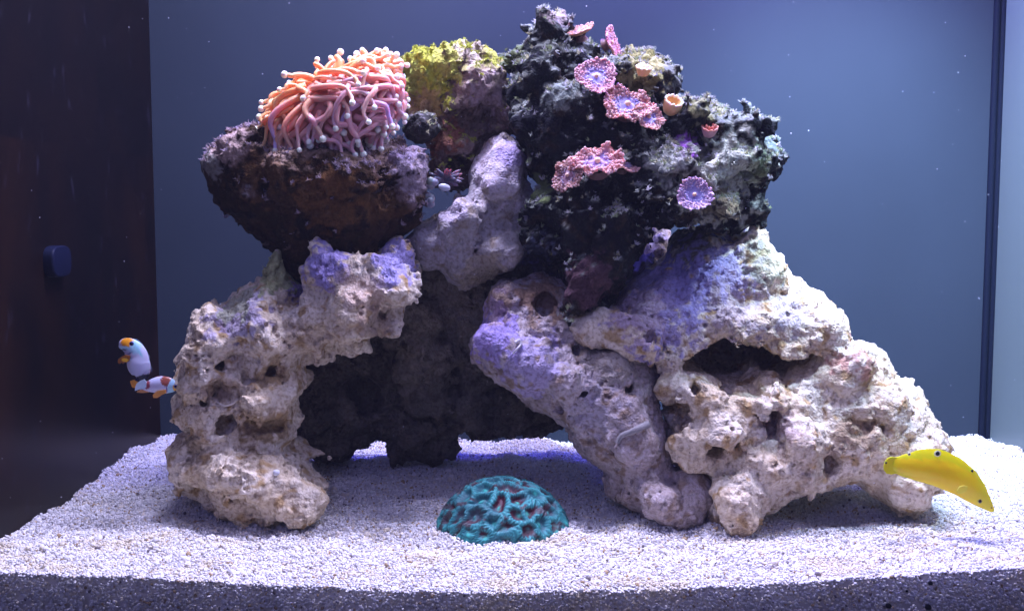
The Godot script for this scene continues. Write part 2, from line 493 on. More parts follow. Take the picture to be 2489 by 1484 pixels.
		"outline": [495, 401, 499, 377, 532, 363, 537, 340, 569, 321, 639, 305, 719, 312, 794, 312, 887, 326, 938, 349, 980, 359, 1013, 382, 1032, 410, 1027, 438, 1022, 503, 1022, 545, 985, 573, 934, 625, 887, 657, 840, 681, 747, 699, 728, 690, 691, 629, 667, 611, 621, 573, 574, 531, 537, 485, 518, 447], "z": 0.0, "lean": Vector2(0.05, 0.22), "thick": 0.062, "round": 0.05, "tones": [Color(0.035, 0.020, 0.010), Color(0.06, 0.033, 0.016), Color(0.018, 0.013, 0.010), Color(0.20, 0.14, 0.11)], "amp": [0.007, -0.003, 0.0014, 0.002],
		"lumps": [[520, 390, 0, 22], [560, 350, 0, 26, 640, 335, 5, 24], [990, 400, 0, 44], [985, 480, 0, 40], [690, 420, -5, 60, 850, 430, -5, 60]],
		"holes": [[610, 345, 15, 18, 680, 340, 15, 16], [900, 440, 10, 24], [640, 460, 8, 18]],
		"paint": [[520, 390, 45, 0.28, 0.27, 0.24, 0.8], [570, 350, 50, 0.42, 0.31, 0.27, 0.9], [680, 368, 45, 0.45, 0.32, 0.24, 0.8], [1000, 390, 60, 0.36, 0.30, 0.36, 0.7], [1000, 450, 45, 0.44, 0.36, 0.40, 0.7], [960, 350, 50, 0.36, 0.28, 0.28, 0.7], [608, 460, 18, 0.45, 0.4, 0.4, 0.8], [800, 480, 80, 0.13, 0.06, 0.02, 0.8], [640, 430, 60, 0.11, 0.055, 0.02, 0.8], [930, 500, 60, 0.12, 0.06, 0.02, 0.7]]},  # pale patches at upper left put the lit top edge into the colour
	{"called": "algae_topped_rock", "label": "rounded rock with a yellow green algae cap, between the tentacled coral and the black rock", "category": "rock", "group": "",
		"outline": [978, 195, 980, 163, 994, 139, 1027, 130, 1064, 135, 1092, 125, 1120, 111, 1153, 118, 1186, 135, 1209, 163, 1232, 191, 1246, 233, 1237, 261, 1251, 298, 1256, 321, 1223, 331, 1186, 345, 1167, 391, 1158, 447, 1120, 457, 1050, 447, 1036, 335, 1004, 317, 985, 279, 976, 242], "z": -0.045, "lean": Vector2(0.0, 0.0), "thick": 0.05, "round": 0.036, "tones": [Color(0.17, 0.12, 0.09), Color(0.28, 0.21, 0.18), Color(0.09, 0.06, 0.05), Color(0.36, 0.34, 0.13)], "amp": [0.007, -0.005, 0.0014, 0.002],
		"lumps": [[1040, 165, 0, 40, 1130, 150, 0, 40], [1190, 190, 5, 45], [1150, 190, 15, 40], [1210, 270, 0, 34]],
		"holes": [[1110, 300, 30, 55, 1180, 300, 10, 50], [1120, 420, 30, 55]],
		"paint": [[1035, 165, 100, 0.44, 0.46, 0.05, 0.95], [1100, 145, 60, 0.44, 0.45, 0.10, 0.9], [1195, 155, 55, 0.46, 0.48, 0.08, 0.9], [1000, 195, 50, 0.3, 0.36, 0.08, 0.9], [1145, 140, 40, 0.55, 0.46, 0.42, 0.8], [1190, 220, 60, 0.40, 0.31, 0.30, 0.8], [1030, 260, 45, 0.4, 0.3, 0.12, 0.8], [1085, 335, 45, 0.26, 0.10, 0.06, 0.8]]},
	{"called": "black_rock_knob", "label": "small round blackish rock knob wedged just right of the tentacled coral", "category": "rock", "group": "",
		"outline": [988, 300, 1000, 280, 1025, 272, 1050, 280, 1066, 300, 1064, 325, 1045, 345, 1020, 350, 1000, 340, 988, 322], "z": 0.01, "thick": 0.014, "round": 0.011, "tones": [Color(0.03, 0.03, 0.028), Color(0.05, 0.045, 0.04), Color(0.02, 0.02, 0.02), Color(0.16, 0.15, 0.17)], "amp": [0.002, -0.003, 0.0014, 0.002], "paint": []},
	{"called": "black_coral_rock", "label": "jagged blackish rock topping the reef on the right, dotted with pink mushroom corals", "category": "rock", "group": "",
		"outline": [1283, 70, 1309, 63, 1344, 45, 1369, 55, 1385, 80, 1410, 101, 1440, 131, 1491, 151, 1521, 146, 1541, 144, 1587, 156, 1622, 171, 1643, 202, 1653, 227, 1678, 252, 1724, 268, 1754, 273, 1774, 288, 1805, 278, 1830, 298, 1845, 328, 1875, 354, 1896, 389, 1881, 419, 1850, 440, 1825, 435, 1810, 445, 1825, 485, 1850, 516, 1845, 526, 1794, 541, 1774, 551, 1744, 551, 1698, 541, 1622, 546, 1582, 546, 1572, 581, 1531, 637, 1501, 688, 1460, 733, 1440, 759, 1379, 738, 1374, 688, 1395, 637, 1354, 622, 1369, 581, 1319, 597, 1273, 592, 1276, 561, 1298, 521, 1314, 455, 1288, 419, 1278, 369, 1268, 318, 1243, 278, 1250, 192, 1283, 166, 1218, 166, 1197, 136, 1218, 121, 1268, 121, 1293, 96], "z": 0.0, "lean": Vector2(0.0, -0.16), "thick": 0.055, "round": 0.045, "tones": [Color(0.010, 0.011, 0.013), Color(0.020, 0.022, 0.022), Color(0.03, 0.02, 0.015), Color(0.20, 0.22, 0.19)], "amp": [0.014, -0.0045, 0.0016, 0.002], "pit_dark": 0.0,
		"lumps": [[1345, 100, 0, 50, 1330, 180, 0, 55], [1380, 250, 15, 45, 1300, 310, 5, 45], [1560, 180, 0, 44, 1635, 220, 0, 36], [1660, 280, 5, 44, 1830, 320, 5, 40], [1850, 395, 5, 40], [1560, 400, 25, 30, 1720, 420, 20, 36], [1560, 450, 10, 44, 1650, 470, 5, 40], [1420, 500, 15, 50, 1410, 590, 20, 36], [1330, 510, 5, 36], [1305, 575, 10, 26, 1350, 575, 10, 24], [1470, 590, 5, 42, 1415, 720, 20, 36], [1760, 510, 5, 34], [1500, 540, 10, 34], [1460, 440, 20, 34]],
		"holes": [[1470, 340, 15, 40, 1600, 350, 10, 34], [1640, 330, 15, 34, 1700, 340, 5, 26], [1380, 430, 15, 44, 1440, 400, 5, 30], [1540, 500, 20, 24], [1370, 300, 20, 20, 1440, 320, 10, 24], [1480, 500, 18, 18], [1720, 380, 16, 24]],
		"paint": [[1680, 360, 50, 0.42, 0.14, 0.62, 0.9], [1745, 425, 115, 0.40, 0.42, 0.34, 0.9], [1620, 392, 60, 0.34, 0.36, 0.32, 0.7], [1370, 235, 40, 0.26, 0.30, 0.26, 0.7], [1860, 330, 40, 0.20, 0.25, 0.24, 0.6], [1310, 600, 40, 0.14, 0.16, 0.24, 0.7], [1560, 165, 70, 0.36, 0.34, 0.14, 0.8], [1700, 265, 60, 0.34, 0.34, 0.16, 0.7], [1420, 690, 70, 0.085, 0.045, 0.055, 0.9], [1235, 135, 40, 0.16, 0.2, 0.1, 0.8], [1345, 60, 40, 0.4, 0.33, 0.32, 0.8], [1305, 470, 40, 0.2, 0.26, 0.1, 0.8], [1760, 495, 40, 0.22, 0.2, 0.1, 0.8], [1830, 405, 40, 0.17, 0.22, 0.1, 0.6]]},  # palest grey patches paint the lit tops of its ridges
	{"called": "shadowed_rear_rock", "label": "dark rock at the back, shaded inside the arch", "category": "rock", "group": "",
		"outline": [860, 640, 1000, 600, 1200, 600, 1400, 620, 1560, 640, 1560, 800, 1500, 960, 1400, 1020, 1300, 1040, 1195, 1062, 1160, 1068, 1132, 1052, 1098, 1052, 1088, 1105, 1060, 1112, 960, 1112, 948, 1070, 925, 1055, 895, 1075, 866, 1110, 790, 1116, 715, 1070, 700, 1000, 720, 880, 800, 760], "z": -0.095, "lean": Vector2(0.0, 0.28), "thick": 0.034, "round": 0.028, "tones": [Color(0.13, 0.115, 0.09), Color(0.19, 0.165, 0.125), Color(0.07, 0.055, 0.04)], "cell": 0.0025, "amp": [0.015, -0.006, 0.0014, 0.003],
		"lumps": [[1000, 800, 0, 90, 1040, 960, 10, 60], [760, 1000, 10, 40]], "holes": [[880, 960, 20, 60], [1200, 960, 30, 60, 1300, 900, 20, 50]], "paint": [[1080, 760, 130, 0.24, 0.20, 0.15, 0.7]]},
	{"called": "cream_rear_rock", "label": "small cream rock seen through the gap below the black rock", "category": "rock", "group": "",
		"outline": [1540, 640, 1565, 600, 1590, 545, 1620, 545, 1630, 580, 1640, 640, 1620, 690, 1560, 690], "z": -0.09, "thick": 0.018, "round": 0.014, "tones": [Color(0.6, 0.48, 0.32), Color(0.62, 0.55, 0.48), Color(0.4, 0.28, 0.15)], "amp": [0.003, -0.003, 0.001, 0.002], "paint": []},
	{"called": "grey_stone", "label": "small smooth grey stone lodged in the dark slot left of the cave rock", "category": "stone", "group": "",
		"outline": [1660, 1058, 1668, 1030, 1682, 1014, 1696, 1022, 1702, 1042, 1690, 1062], "z": 0.035, "thick": 0.01, "round": 0.009, "tones": [Color(0.2, 0.22, 0.23), Color(0.26, 0.28, 0.29)], "amp": [0.001, -0.0006, 0.0004, 0.0], "paint": []},
	]

# ---------- tank, sand, light ----------
func sand_top(x: float, z: float) -> float:
	var px := 1244.5 + x * FOCAL / 0.65
	var line := [1394.0, 1405.0, 1425.0, 1440.0, 1444.0, 1438.0, 1424.0, 1404.0, 1380.0]
	var k := clampf((px - 0.0) / 311.0, 0.0, 7.999)
	var front: float = lerpf(line[int(k)], line[int(k) + 1], k - int(k))
	var h := (1420.0 - front) / 4068.0 * exp(-(FRONT - z) / 0.05)
	h += 0.006 * noise_low.get_noise_3d(x * 0.6, 3.0, z * 0.6) * smoothstep(0.2, 0.12, z) + 0.0012 * noise_mid.get_noise_3d(x, 1.0, z)
	h += 0.006 * exp(-(Vector2(x + 0.33, z + 0.13).length_squared()) / 0.004)
	h += 0.005 * exp(-(Vector2(x - 0.42, z + 0.16).length_squared()) / 0.006)
	h -= 0.015 * exp(-(Vector2((x - 0.225) * 0.7, z - 0.02).length_squared()) / 0.0016)
	h += 0.004 * exp(-(Vector2(x - 0.20, z - 0.055).length_squared()) / 0.0008)
	return h

func grain(s: int) -> ArrayMesh:
	var r := RandomNumberGenerator.new()
	r.seed = 40 + s
	var v := PackedVector3Array([Vector3(1, 0, 0), Vector3(-1, 0, 0), Vector3(0, 1, 0), Vector3(0, -1, 0), Vector3(0, 0, 1), Vector3(0, 0, -1), Vector3(0.6, 0.6, 0.6), Vector3(-0.6, 0.6, 0.6), Vector3(0.6, -0.6, 0.6), Vector3(-0.6, -0.6, 0.6), Vector3(0.6, 0.6, -0.6), Vector3(-0.6, 0.6, -0.6), Vector3(0.6, -0.6, -0.6), Vector3(-0.6, -0.6, -0.6)])
	for k in v.size():
		v[k] *= r.randf_range(0.75, 1.2)
	var i := PackedInt32Array()
	for f in [[0, 6, 10, 12, 8], [1, 11, 7, 9, 13], [2, 6, 7, 11, 10], [3, 8, 12, 13, 9], [4, 6, 8, 9, 7], [5, 10, 11, 13, 12]]:
		for k in 4:
			i.append_array([f[0], f[1 + k], f[1 + (k + 1) % 4]])
	# out of the middle, clockwise seen from outside
	for k in range(0, i.size(), 3):
		var m := v[i[k]] + v[i[k + 1]] + v[i[k + 2]]
		if (v[i[k + 2]] - v[i[k]]).cross(v[i[k + 1]] - v[i[k]]).dot(m) < 0:
			var t := i[k + 1]
			i[k + 1] = i[k + 2]
			i[k + 2] = t
	return surface(v, normals(v, i), PackedColorArray(), i)

func scatter(called: String, label: String, mesh: Mesh, mat: Material, where: Array, colors: Array, parent: Node, category := "") -> MultiMeshInstance3D:
	var mm := MultiMesh.new()
	mm.transform_format = MultiMesh.TRANSFORM_3D
	mm.use_colors = true
	mm.mesh = mesh
	mm.instance_count = where.size()
	for k in where.size():
		mm.set_instance_transform(k, where[k])
		mm.set_instance_color(k, colors[k])
	var o := MultiMeshInstance3D.new()
	o.multimesh = mm
	o.material_override = mat
	if parent == self:
		o.name = numbered(called)
		add_child(o)
		tag(o, label, category, "", "stuff")
	else:
		o.name = called
		parent.add_child(o, true)
		o.set_meta("kind", "stuff")
	return o

func sand_color(p: Vector3) -> Color:
	var g := rng.randf()
	var k := rng.randf_range(0.66, 0.92)
	# tan films and fresher white patches
	var film := smoothstep(0.05, 0.5, noise_low.get_noise_3d(p.x * 0.45 + 9.0, p.y, p.z * 0.9)) * smoothstep(0.02, 0.16, p.z)
	film += exp(-pow((p.x - 0.02) / 0.07, 2) - pow((p.z + 0.19) / 0.04, 2))
	if rng.randf() < film * 0.75: return Color(k * 0.92, k * 0.82, k * 0.62)
	if g < 0.72: return Color(k, k * 0.97, k * 0.95)
	if g < 0.86: return Color(k * 0.95, k * 0.85, k * 0.70)
	if g < 0.95: return Color(k * 0.72, k * 0.69, k * 0.70)
	if g < 0.985: return Color(0.48, 0.35, 0.2) * rng.randf_range(0.7, 1.1)
	return Color(0.2, 0.17, 0.17)

func build_sand() -> void:
	var xs := 210
	var zs := 110
	var v := PackedVector3Array()
	for r in zs + 1:
		for k in xs + 1:
			var x := lerpf(LEFT, RIGHT, k / float(xs))
			var z := lerpf(BACK, FRONT - 0.008, r / float(zs))
			v.append(Vector3(x, sand_top(x, z) - 0.0012, z))
	for r in 3:       # down the front glass
		for k in xs + 1:
			var x := lerpf(LEFT, RIGHT, k / float(xs))
			v.append(Vector3(x, lerpf(sand_top(x, FRONT) - 0.0015, -0.06, (r + 1) / 3.0), FRONT - 0.008))
	var flip := sheet(v, zs + 4, xs + 1, PackedColorArray(), false)
	var m := plain(0.66, 0.62, 0.6, 1.0, 0.1)
	tag(part("sand", flip, m), "bed of coarse white coral sand on the aquarium floor", "sand", "", "structure")
	var gm := tinted(0.75, 0.35)
	var where := [[], [], []]
	var cols := [[], [], []]
	var z := FRONT - 0.0014
	while z > BACK:
		var step := lerpf(0.0016, 0.0024, (FRONT - z) / 0.43)
		var x := LEFT
		while x < RIGHT:
			var p := Vector3(x + rng.randf_range(-0.5, 0.5) * step, 0, minf(z + rng.randf_range(-0.5, 0.5) * step, FRONT - 0.0016))
			p.y = sand_top(p.x, p.z) + rng.randf_range(-0.0008, 0.0007)
			var s := rng.randf_range(0.00075, 0.00125) * (1.0 if rng.randf() < 0.955 else rng.randf_range(1.5, 2.3))
			var b := Basis.from_euler(Vector3(rng.randf() * TAU, rng.randf() * TAU, rng.randf() * TAU)) * Basis.from_scale(Vector3(s, s * rng.randf_range(0.55, 1.0), s * rng.randf_range(0.7, 1.2)))
			var n := rng.randi() % 3
			where[n].append(Transform3D(b, p))
			cols[n].append(sand_color(p))
			x += step
		z -= step * 0.92
	var y := -0.058
	while y < 0.012:
		var x := LEFT
		while x < RIGHT:
			var p := Vector3(x + rng.randf_range(-0.5, 0.5) * 0.002, y + rng.randf_range(-0.5, 0.5) * 0.0018, FRONT - 0.0010 - rng.randf() * 0.0032)
			if p.y < sand_top(p.x, FRONT) and (noise_fine.get_noise_3d(p.x * 0.4, p.y * 0.4, 7.0) > -0.42):
				var s := rng.randf_range(0.0008, 0.0014)
				var b := Basis.from_euler(Vector3(rng.randf() * TAU, rng.randf() * TAU, rng.randf() * TAU)) * Basis.from_scale(Vector3(s, s * rng.randf_range(0.6, 1.0), s * 0.8))
				var n := rng.randi() % 3
				where[n].append(Transform3D(b, p))
				cols[n].append(sand_color(p))
			x += 0.00135
		y += 0.0018
	for n in 3:
		scatter("sand_grains", ["rounded grains of white coral sand covering the bed", "chipped cream grains mixed through the white sand", "angular grains scattered all over the white sand"][n], grain(n), gm, where[n], cols[n], self, "sand")

func box(size: Vector3, at: Vector3) -> BoxMesh:
	var b := BoxMesh.new()
	b.size = size
	return b

func slab(called: String, size: Vector3, at: Vector3, m: Material, label: String, category: String) -> MeshInstance3D:
	var o := part(called, box(size, at), m)
	o.position = at
	tag(o, label, category, "", "structure")
	return o

func build_tank() -> void:
	var wide := RIGHT - LEFT
	var mid_x := (LEFT + RIGHT) / 2
	var back := plain(0.028, 0.038, 0.052, 0.5, 0.2)
	var blot := noise(FastNoiseLite.TYPE_SIMPLEX, 0.008, 4, 8)
	back.albedo_texture = noise_picture(blot, ramp([[0.0, Color(0.95, 0.95, 0.95)], [1.0, Color(1, 1, 1)]]), 256)
	back.uv1_triplanar = true
	back.uv1_scale = Vector3.ONE * 2.0
	slab("back_panel", Vector3(wide + 0.02, 0.72, 0.01), Vector3(mid_x, 0.28, BACK - 0.005), back, "plain blue grey back panel of the aquarium", "panel")
	var dark := plain(0.62, 0.62, 0.62, 0.3, 0.2)
	var im := Image.create(256, 256, false, Image.FORMAT_RGB8)
	var streak := noise(FastNoiseLite.TYPE_SIMPLEX, 1.0, 4, 21)
	for y in 256:
		for x in 256:
			var t := streak.get_noise_2d(x * 0.022, y * 0.016) * 0.5 + 0.5
			var u := streak.get_noise_2d(x * 0.09 + 40.0, y * 0.03)
			var w := clampf(1.0 - Vector2((x - 120.0) / 130.0, (y - 70.0) / 120.0).length(), 0.0, 1.0)
			var c := Color(0.006, 0.005, 0.006).lerp(Color(0.036, 0.014, 0.007), clampf(w * 1.2 * t + t * 0.2, 0.0, 1.0)).lerp(Color(0.04, 0.035, 0.05), smoothstep(0.55, 0.9, u) * 0.6)
			im.set_pixel(x, y, c.linear_to_srgb())
	dark.albedo_texture = ImageTexture.create_from_image(im)
	dark.uv1_triplanar = true
	dark.uv1_scale = Vector3.ONE * 1.6
	slab("left_wall", Vector3(0.01, 0.72, 0.6), Vector3(LEFT - 0.005, 0.28, -0.09), dark, "glossy black brown panel closing the aquarium on the left", "panel")
	slab("right_wall", Vector3(0.01, 0.72, FRONT - BACK), Vector3(RIGHT + 0.005, 0.28, (FRONT + BACK) / 2), plain(0.13, 0.175, 0.155, 0.4, 0.3), "pale blue green side panel at the right edge", "panel")
	slab("tank_floor", Vector3(wide + 0.02, 0.01, FRONT - BACK), Vector3(mid_x, -0.066, (FRONT + BACK) / 2), plain(0.05, 0.05, 0.06), "floor of the aquarium under the sand", "floor")
	var seam := thing("corner_seam", "dark vertical silicone seam in the back right corner", "seam", Vector3(RIGHT, 0.0, BACK))
	seam.set_meta("kind", "structure")
	for k in 2:
		var bead := CylinderMesh.new()
		bead.top_radius = 0.0034
		bead.bottom_radius = 0.0034
		bead.height = 0.66
		bead.radial_segments = 16
		var o := part("silicone_bead", bead, plain(0.006, 0.009, 0.018, 0.6, 0.15), seam)
		o.position = Vector3(-0.0012 - 0.0062 * k, 0.27, 0.001)
	var pane := StandardMaterial3D.new()
	pane.transparency = BaseMaterial3D.TRANSPARENCY_ALPHA
	pane.albedo_color = Color(1, 1, 1, 0.02)
	pane.roughness = 0.0
	slab("front_glass", Vector3(wide + 0.02, 0.72, 0.008), Vector3(mid_x, 0.28, FRONT + 0.0045), pane, "clear front glass of the aquarium, the sand pressed against it", "glass")

func lamp(called: String, label: String, at: Vector3, size: Vector2, color: Color, energy: float, aim := Vector3.INF) -> void:
	var o := thing(called, label, "lamp", at)
	if aim != Vector3.INF: o.basis = Basis.looking_at(aim - at) * Basis(Vector3.RIGHT, PI / 2)
	part("housing", box(Vector3(size.x + 0.02, 0.02, size.y + 0.02), Vector3.ZERO), plain(0.03, 0.03, 0.03, 0.5), o).position.y = 0.014
	var glow := plain(0.8, 0.8, 0.8)
	glow.emission_enabled = true
	glow.emission = color
	glow.emission_energy_multiplier = 1.5
	part("led_panel", box(Vector3(size.x, 0.004, size.y), Vector3.ZERO), glow, o).position.y = 0.002
	var l := AreaLight3D.new()
	l.name = "light"
	l.area_size = size
	l.area_normalize_energy = true
	l.light_color = color
	l.light_energy = energy
	l.shadow_enabled = true
	l.rotation_degrees.x = -90
	l.position.y = -0.002
	l.light_size = size.length()
	o.add_child(l)

func added_spot_fill(called: String, label: String, at: Vector3, to: Vector3, color: Color, energy: float, angle: float) -> void:
	var o := thing(called, label, "lamp", at)
	o.look_at_from_position(at, to)
	var can := CylinderMesh.new()
	can.top_radius = 0.022
	can.bottom_radius = 0.026
	can.height = 0.05
	var c := part("housing", can, plain(0.03, 0.03, 0.03, 0.5), o)
	c.rotation_degrees.x = 90
	c.position.z = 0.03
	var glow := plain(0.8, 0.8, 0.8)
	glow.emission_enabled = true
	glow.emission = color
	glow.emission_energy_multiplier = 1.5
	var disc := CylinderMesh.new()
	disc.top_radius = 0.018
	disc.bottom_radius = 0.018
	disc.height = 0.004
	var g := part("led_panel", disc, glow, o)
	g.rotation_degrees.x = 90
	g.position.z = 0.002
	var l := SpotLight3D.new()
	l.name = "light"
	l.light_color = color
	l.light_energy = energy
	l.spot_angle = angle
	l.spot_angle_attenuation = 1.0
	l.spot_range = 3.0
	l.light_size = 0.018
	l.shadow_enabled = true
	l.position.z = -0.004
	o.add_child(l)

# ---------- what lives on the rocks ----------
var front_of := {}      # cells of 8 x 8 of the frame's points: the foremost point of a rock there and its normal

func map_rock(n: int) -> void:
	var v: PackedVector3Array = built[n][1]
	var nr: PackedVector3Array = built[n][2]
	var turn := Basis(Vector3.RIGHT, -PITCH)
	for k in range(0, v.size()):
		if nr[k].z < -0.1: continue
		var p := turn * (v[k] - EYE)
		var key := Vector3i(int((1244.5 - p.x / p.z * FOCAL) / 8.0), int((742.0 + p.y / p.z * FOCAL) / 8.0), n)
		if not front_of.has(key) or front_of[key][0].z < v[k].z: front_of[key] = [v[k], nr[k]]

# the point of a rock seen at (x, y), and which way the rock faces round there
func on_rock(n: int, x: float, y: float) -> Array:
	for reach in [1, 2, 4, 8]:
		var best = null
		var nn := Vector3.ZERO
		for j in range(-reach, reach + 1):
			for i in range(-reach, reach + 1):
				var key := Vector3i(int(x / 8.0) + i, int(y / 8.0) + j, n)
				if front_of.has(key):
					nn += front_of[key][1]
					if absi(i) <= reach / 2 and absi(j) <= reach / 2 and (best == null or front_of[key][0].z > best.z): best = front_of[key][0]
		if best != null:
			return [spot(x, y, best.z), nn.normalized()]
	return [spot(x, y, 0.03), Vector3.BACK]

func facing(up: Vector3) -> Basis:
	var side := up.cross(Vector3(0.02, 0.05, 1.0)).normalized()
	return Basis(side, up, side.cross(up))

func turf(n: int, parent: Node, count: int, size: float, tones: Array, least: float, s: int, here := Rect2()) -> void:
	var r := RandomNumberGenerator.new()
	r.seed = s
	var v: PackedVector3Array = built[n][1]
	var nr: PackedVector3Array = built[n][2]
	var where := [[], []]
	var cols := [[], []]
	var tries := 0
	while where[0].size() + where[1].size() < count and tries < count * 60:
		tries += 1
		var k := r.randi() % v.size()
		if nr[k].y < least + r.randf() * 0.35 or nr[k].z < -0.75: continue
		if here.size.x > 0.0 and not here.has_point(Vector2(v[k].x, v[k].y)): continue
		if noise_tone.get_noise_3dv(v[k] * 2.0) + r.randf() * 0.25 < 0.16: continue
		var up := (nr[k] + Vector3(r.randf_range(-0.5, 0.5), r.randf_range(-0.2, 0.7), r.randf_range(-0.3, 0.6))).normalized()
		var b := facing(up).rotated(up, r.randf() * TAU) * Basis.from_scale(Vector3.ONE * size * r.randf_range(0.5, 1.25))
		var f := r.randi() % 2
		where[f].append(Transform3D(b, v[k] - nr[k] * 0.0004))
		var c: Color = tones[r.randi() % tones.size()]
		cols[f].append(c * r.randf_range(0.65, 1.1))
	var m := tinted(0.9, 0.2)
	for f in 2:
		if where[f].is_empty(): continue
		scatter("turf_algae", "", tuft(f + s), m, where[f], cols[f], parent)

func tuft(s: int) -> ArrayMesh:
	var r := RandomNumberGenerator.new()
	r.seed = s
	var st := SurfaceTool.new()
	st.begin(Mesh.PRIMITIVE_TRIANGLES)
	for k in 6:
		var p := PackedVector3Array([Vector3(r.randf_range(-0.25, 0.25), 0, r.randf_range(-0.25, 0.25))])
		var d := Vector3(r.randf_range(-0.7, 0.7), 1.0, r.randf_range(-0.7, 0.7))
		for j in 3:
			d += Vector3(r.randf_range(-0.5, 0.5), r.randf_range(-0.4, 0.2), r.randf_range(-0.5, 0.5))
			p.append(p[j] + d.normalized() * r.randf_range(0.25, 0.42))
		st.append_from(tube(p, PackedFloat32Array([0.11, 0.10, 0.08, 0.03]), 4), 0, Transform3D())
	return st.commit()

func soft(rough := 0.4, through := 0.25) -> StandardMaterial3D:
	var m := tinted(rough, 0.5)
	m.subsurf_scatter_enabled = true
	m.subsurf_scatter_strength = through
	return m

func build_tentacled_coral() -> void:
	var r := RandomNumberGenerator.new()
	r.seed = 19
	var at := spot(835, 300, 0.018)
	var o := thing("tentacled_coral", "orange and pink coral of long pale tipped tentacles on the brown ledge rock", "coral", at)
	var px := across(1.0, 0.02)
	var m := soft(0.35, 0.35)
	m.backlight_enabled = true
	m.backlight = Color(0.55, 0.55, 0.55)
	# two heads: middle, half sizes, tilt, count, the pole that the tentacles are combed away from
	var heads := [[spot(815, 272, 0.045) - at, Vector3(140, 90, 88) * px, 0.42, 214, Vector3(0.15, 0.75, 0.30)], [spot(908, 196, 0.03) - at, Vector3(58, 58, 52) * px, 0.1, 80, Vector3(-0.5, 0.6, 0.4)]]
	for h in heads:
		var turn := Basis(Vector3.BACK, h[2])
		var size: Vector3 = h[1]
		var body := part("fleshy_base", ball(size * 0.93, Vector3.ZERO, 14, 22), plain(0.62, 0.24, 0.18, 0.6), o)
		body.position = h[0]
		body.basis = turn
		var pole: Vector3 = h[4].normalized()
		var n: int = h[3]
		for k in n:
			var y := 1.0 - 1.62 * (k + 0.5) / n
			var ph := k * 2.39996
			var q := sqrt(maxf(0.0, 1.0 - y * y))
			var u := (Vector3(q * cos(ph), y, q * sin(ph))).normalized()
			if u.z < -0.7: continue
			var steps := 15
			var reach := r.randf_range(0.55, 0.98) if n > 100 else r.randf_range(0.6, 1.0)
			var lift := r.randf_range(0.10, 0.26)
			var wave := r.randf_range(0.35, 1.5) * (1.0 if r.randf() < 0.5 else -1.0)
			var ph2 := r.randf() * TAU
			var loop := r.randf() < 0.42 and u.z > 0.0
			var end_out := r.randf_range(0.04, 0.40)
			if u.y > 0.4 and u.z < 0.3:
				reach *= 0.4
				end_out = r.randf_range(0.25, 0.55)
			var pts := PackedVector3Array()
			for j in steps + 1:
				var t := j / float(steps)
				var away := (u * pole.dot(u) - pole)
				if away.length() > 0.01: away = away.normalized()
				var down := Vector3(0, -1, 0)
				down = down - u * u.dot(down)
				var side := u.cross(away)
				var w := wave * sin(t * 4.2 + ph2)
				if loop: w = wave * 2.6 * sin(t * 3.3)
				if j: u = (u + (away * 0.8 + down * 0.45 + side * w * 1.1).normalized() * reach / steps).normalized()
				var rise := 0.97 + lift * sin(PI * minf(t * 1.15, 1.0)) + end_out * t * t
				var pt: Vector3 = h[0] + turn * (u * size * rise)
				if t > 0.7: pt.y -= (70.0 if u.z > 0.2 and u.y < 0.2 else 34.0) * px * (t - 0.7) * (0.4 if u.y > 0.3 else 1.0)
				pts.append(pt)
			var rad := PackedFloat32Array()
			var cols := PackedColorArray()
			var thick := r.randf_range(6.8, 9.2) * px
			var mid: Vector3 = pts[6] - heads[0][0]
			var warm := clampf(0.62 + mid.y / (130.0 * px) - mid.x / (230.0 * px) - maxf(0.0, mid.z / (84.0 * px) - 0.3) * 0.55 + r.randf_range(-0.28, 0.28), 0.0, 1.0)
			var base := Color(0.74, 0.27, 0.26).lerp(Color(0.88, 0.33, 0.10), warm)
			var tip := Color(0.84, 0.46, 0.50).lerp(Color(0.97, 0.54, 0.28), warm)
			if r.randf() < 0.10 and mid.z > 30.0 * px: tip = Color(0.62, 0.46, 0.80)
			for j in pts.size():
				var t := j / float(steps)
				rad.append(thick * lerpf(1.05, 0.58, t) * (0.95 + 0.05 * sin(t * 9.0 + ph2)))
				cols.append(base.lerp(tip, t))
			var tn := part("tentacle", tube(pts, rad, 9, cols), m, o)
			var rt := thick * r.randf_range(0.80, 0.98)
			part("tip", ball(Vector3.ONE * rt, pts[steps] + (pts[steps] - pts[steps - 1]).normalized() * rt * 0.4, 6, 8), tip_mat(), tn)

var tip_material: StandardMaterial3D
func tip_mat() -> StandardMaterial3D:
	if tip_material == null:
		tip_material = plain(0.86, 0.80, 0.66, 0.35)
		tip_material.subsurf_scatter_enabled = true
		tip_material.subsurf_scatter_strength = 0.3
	return tip_material

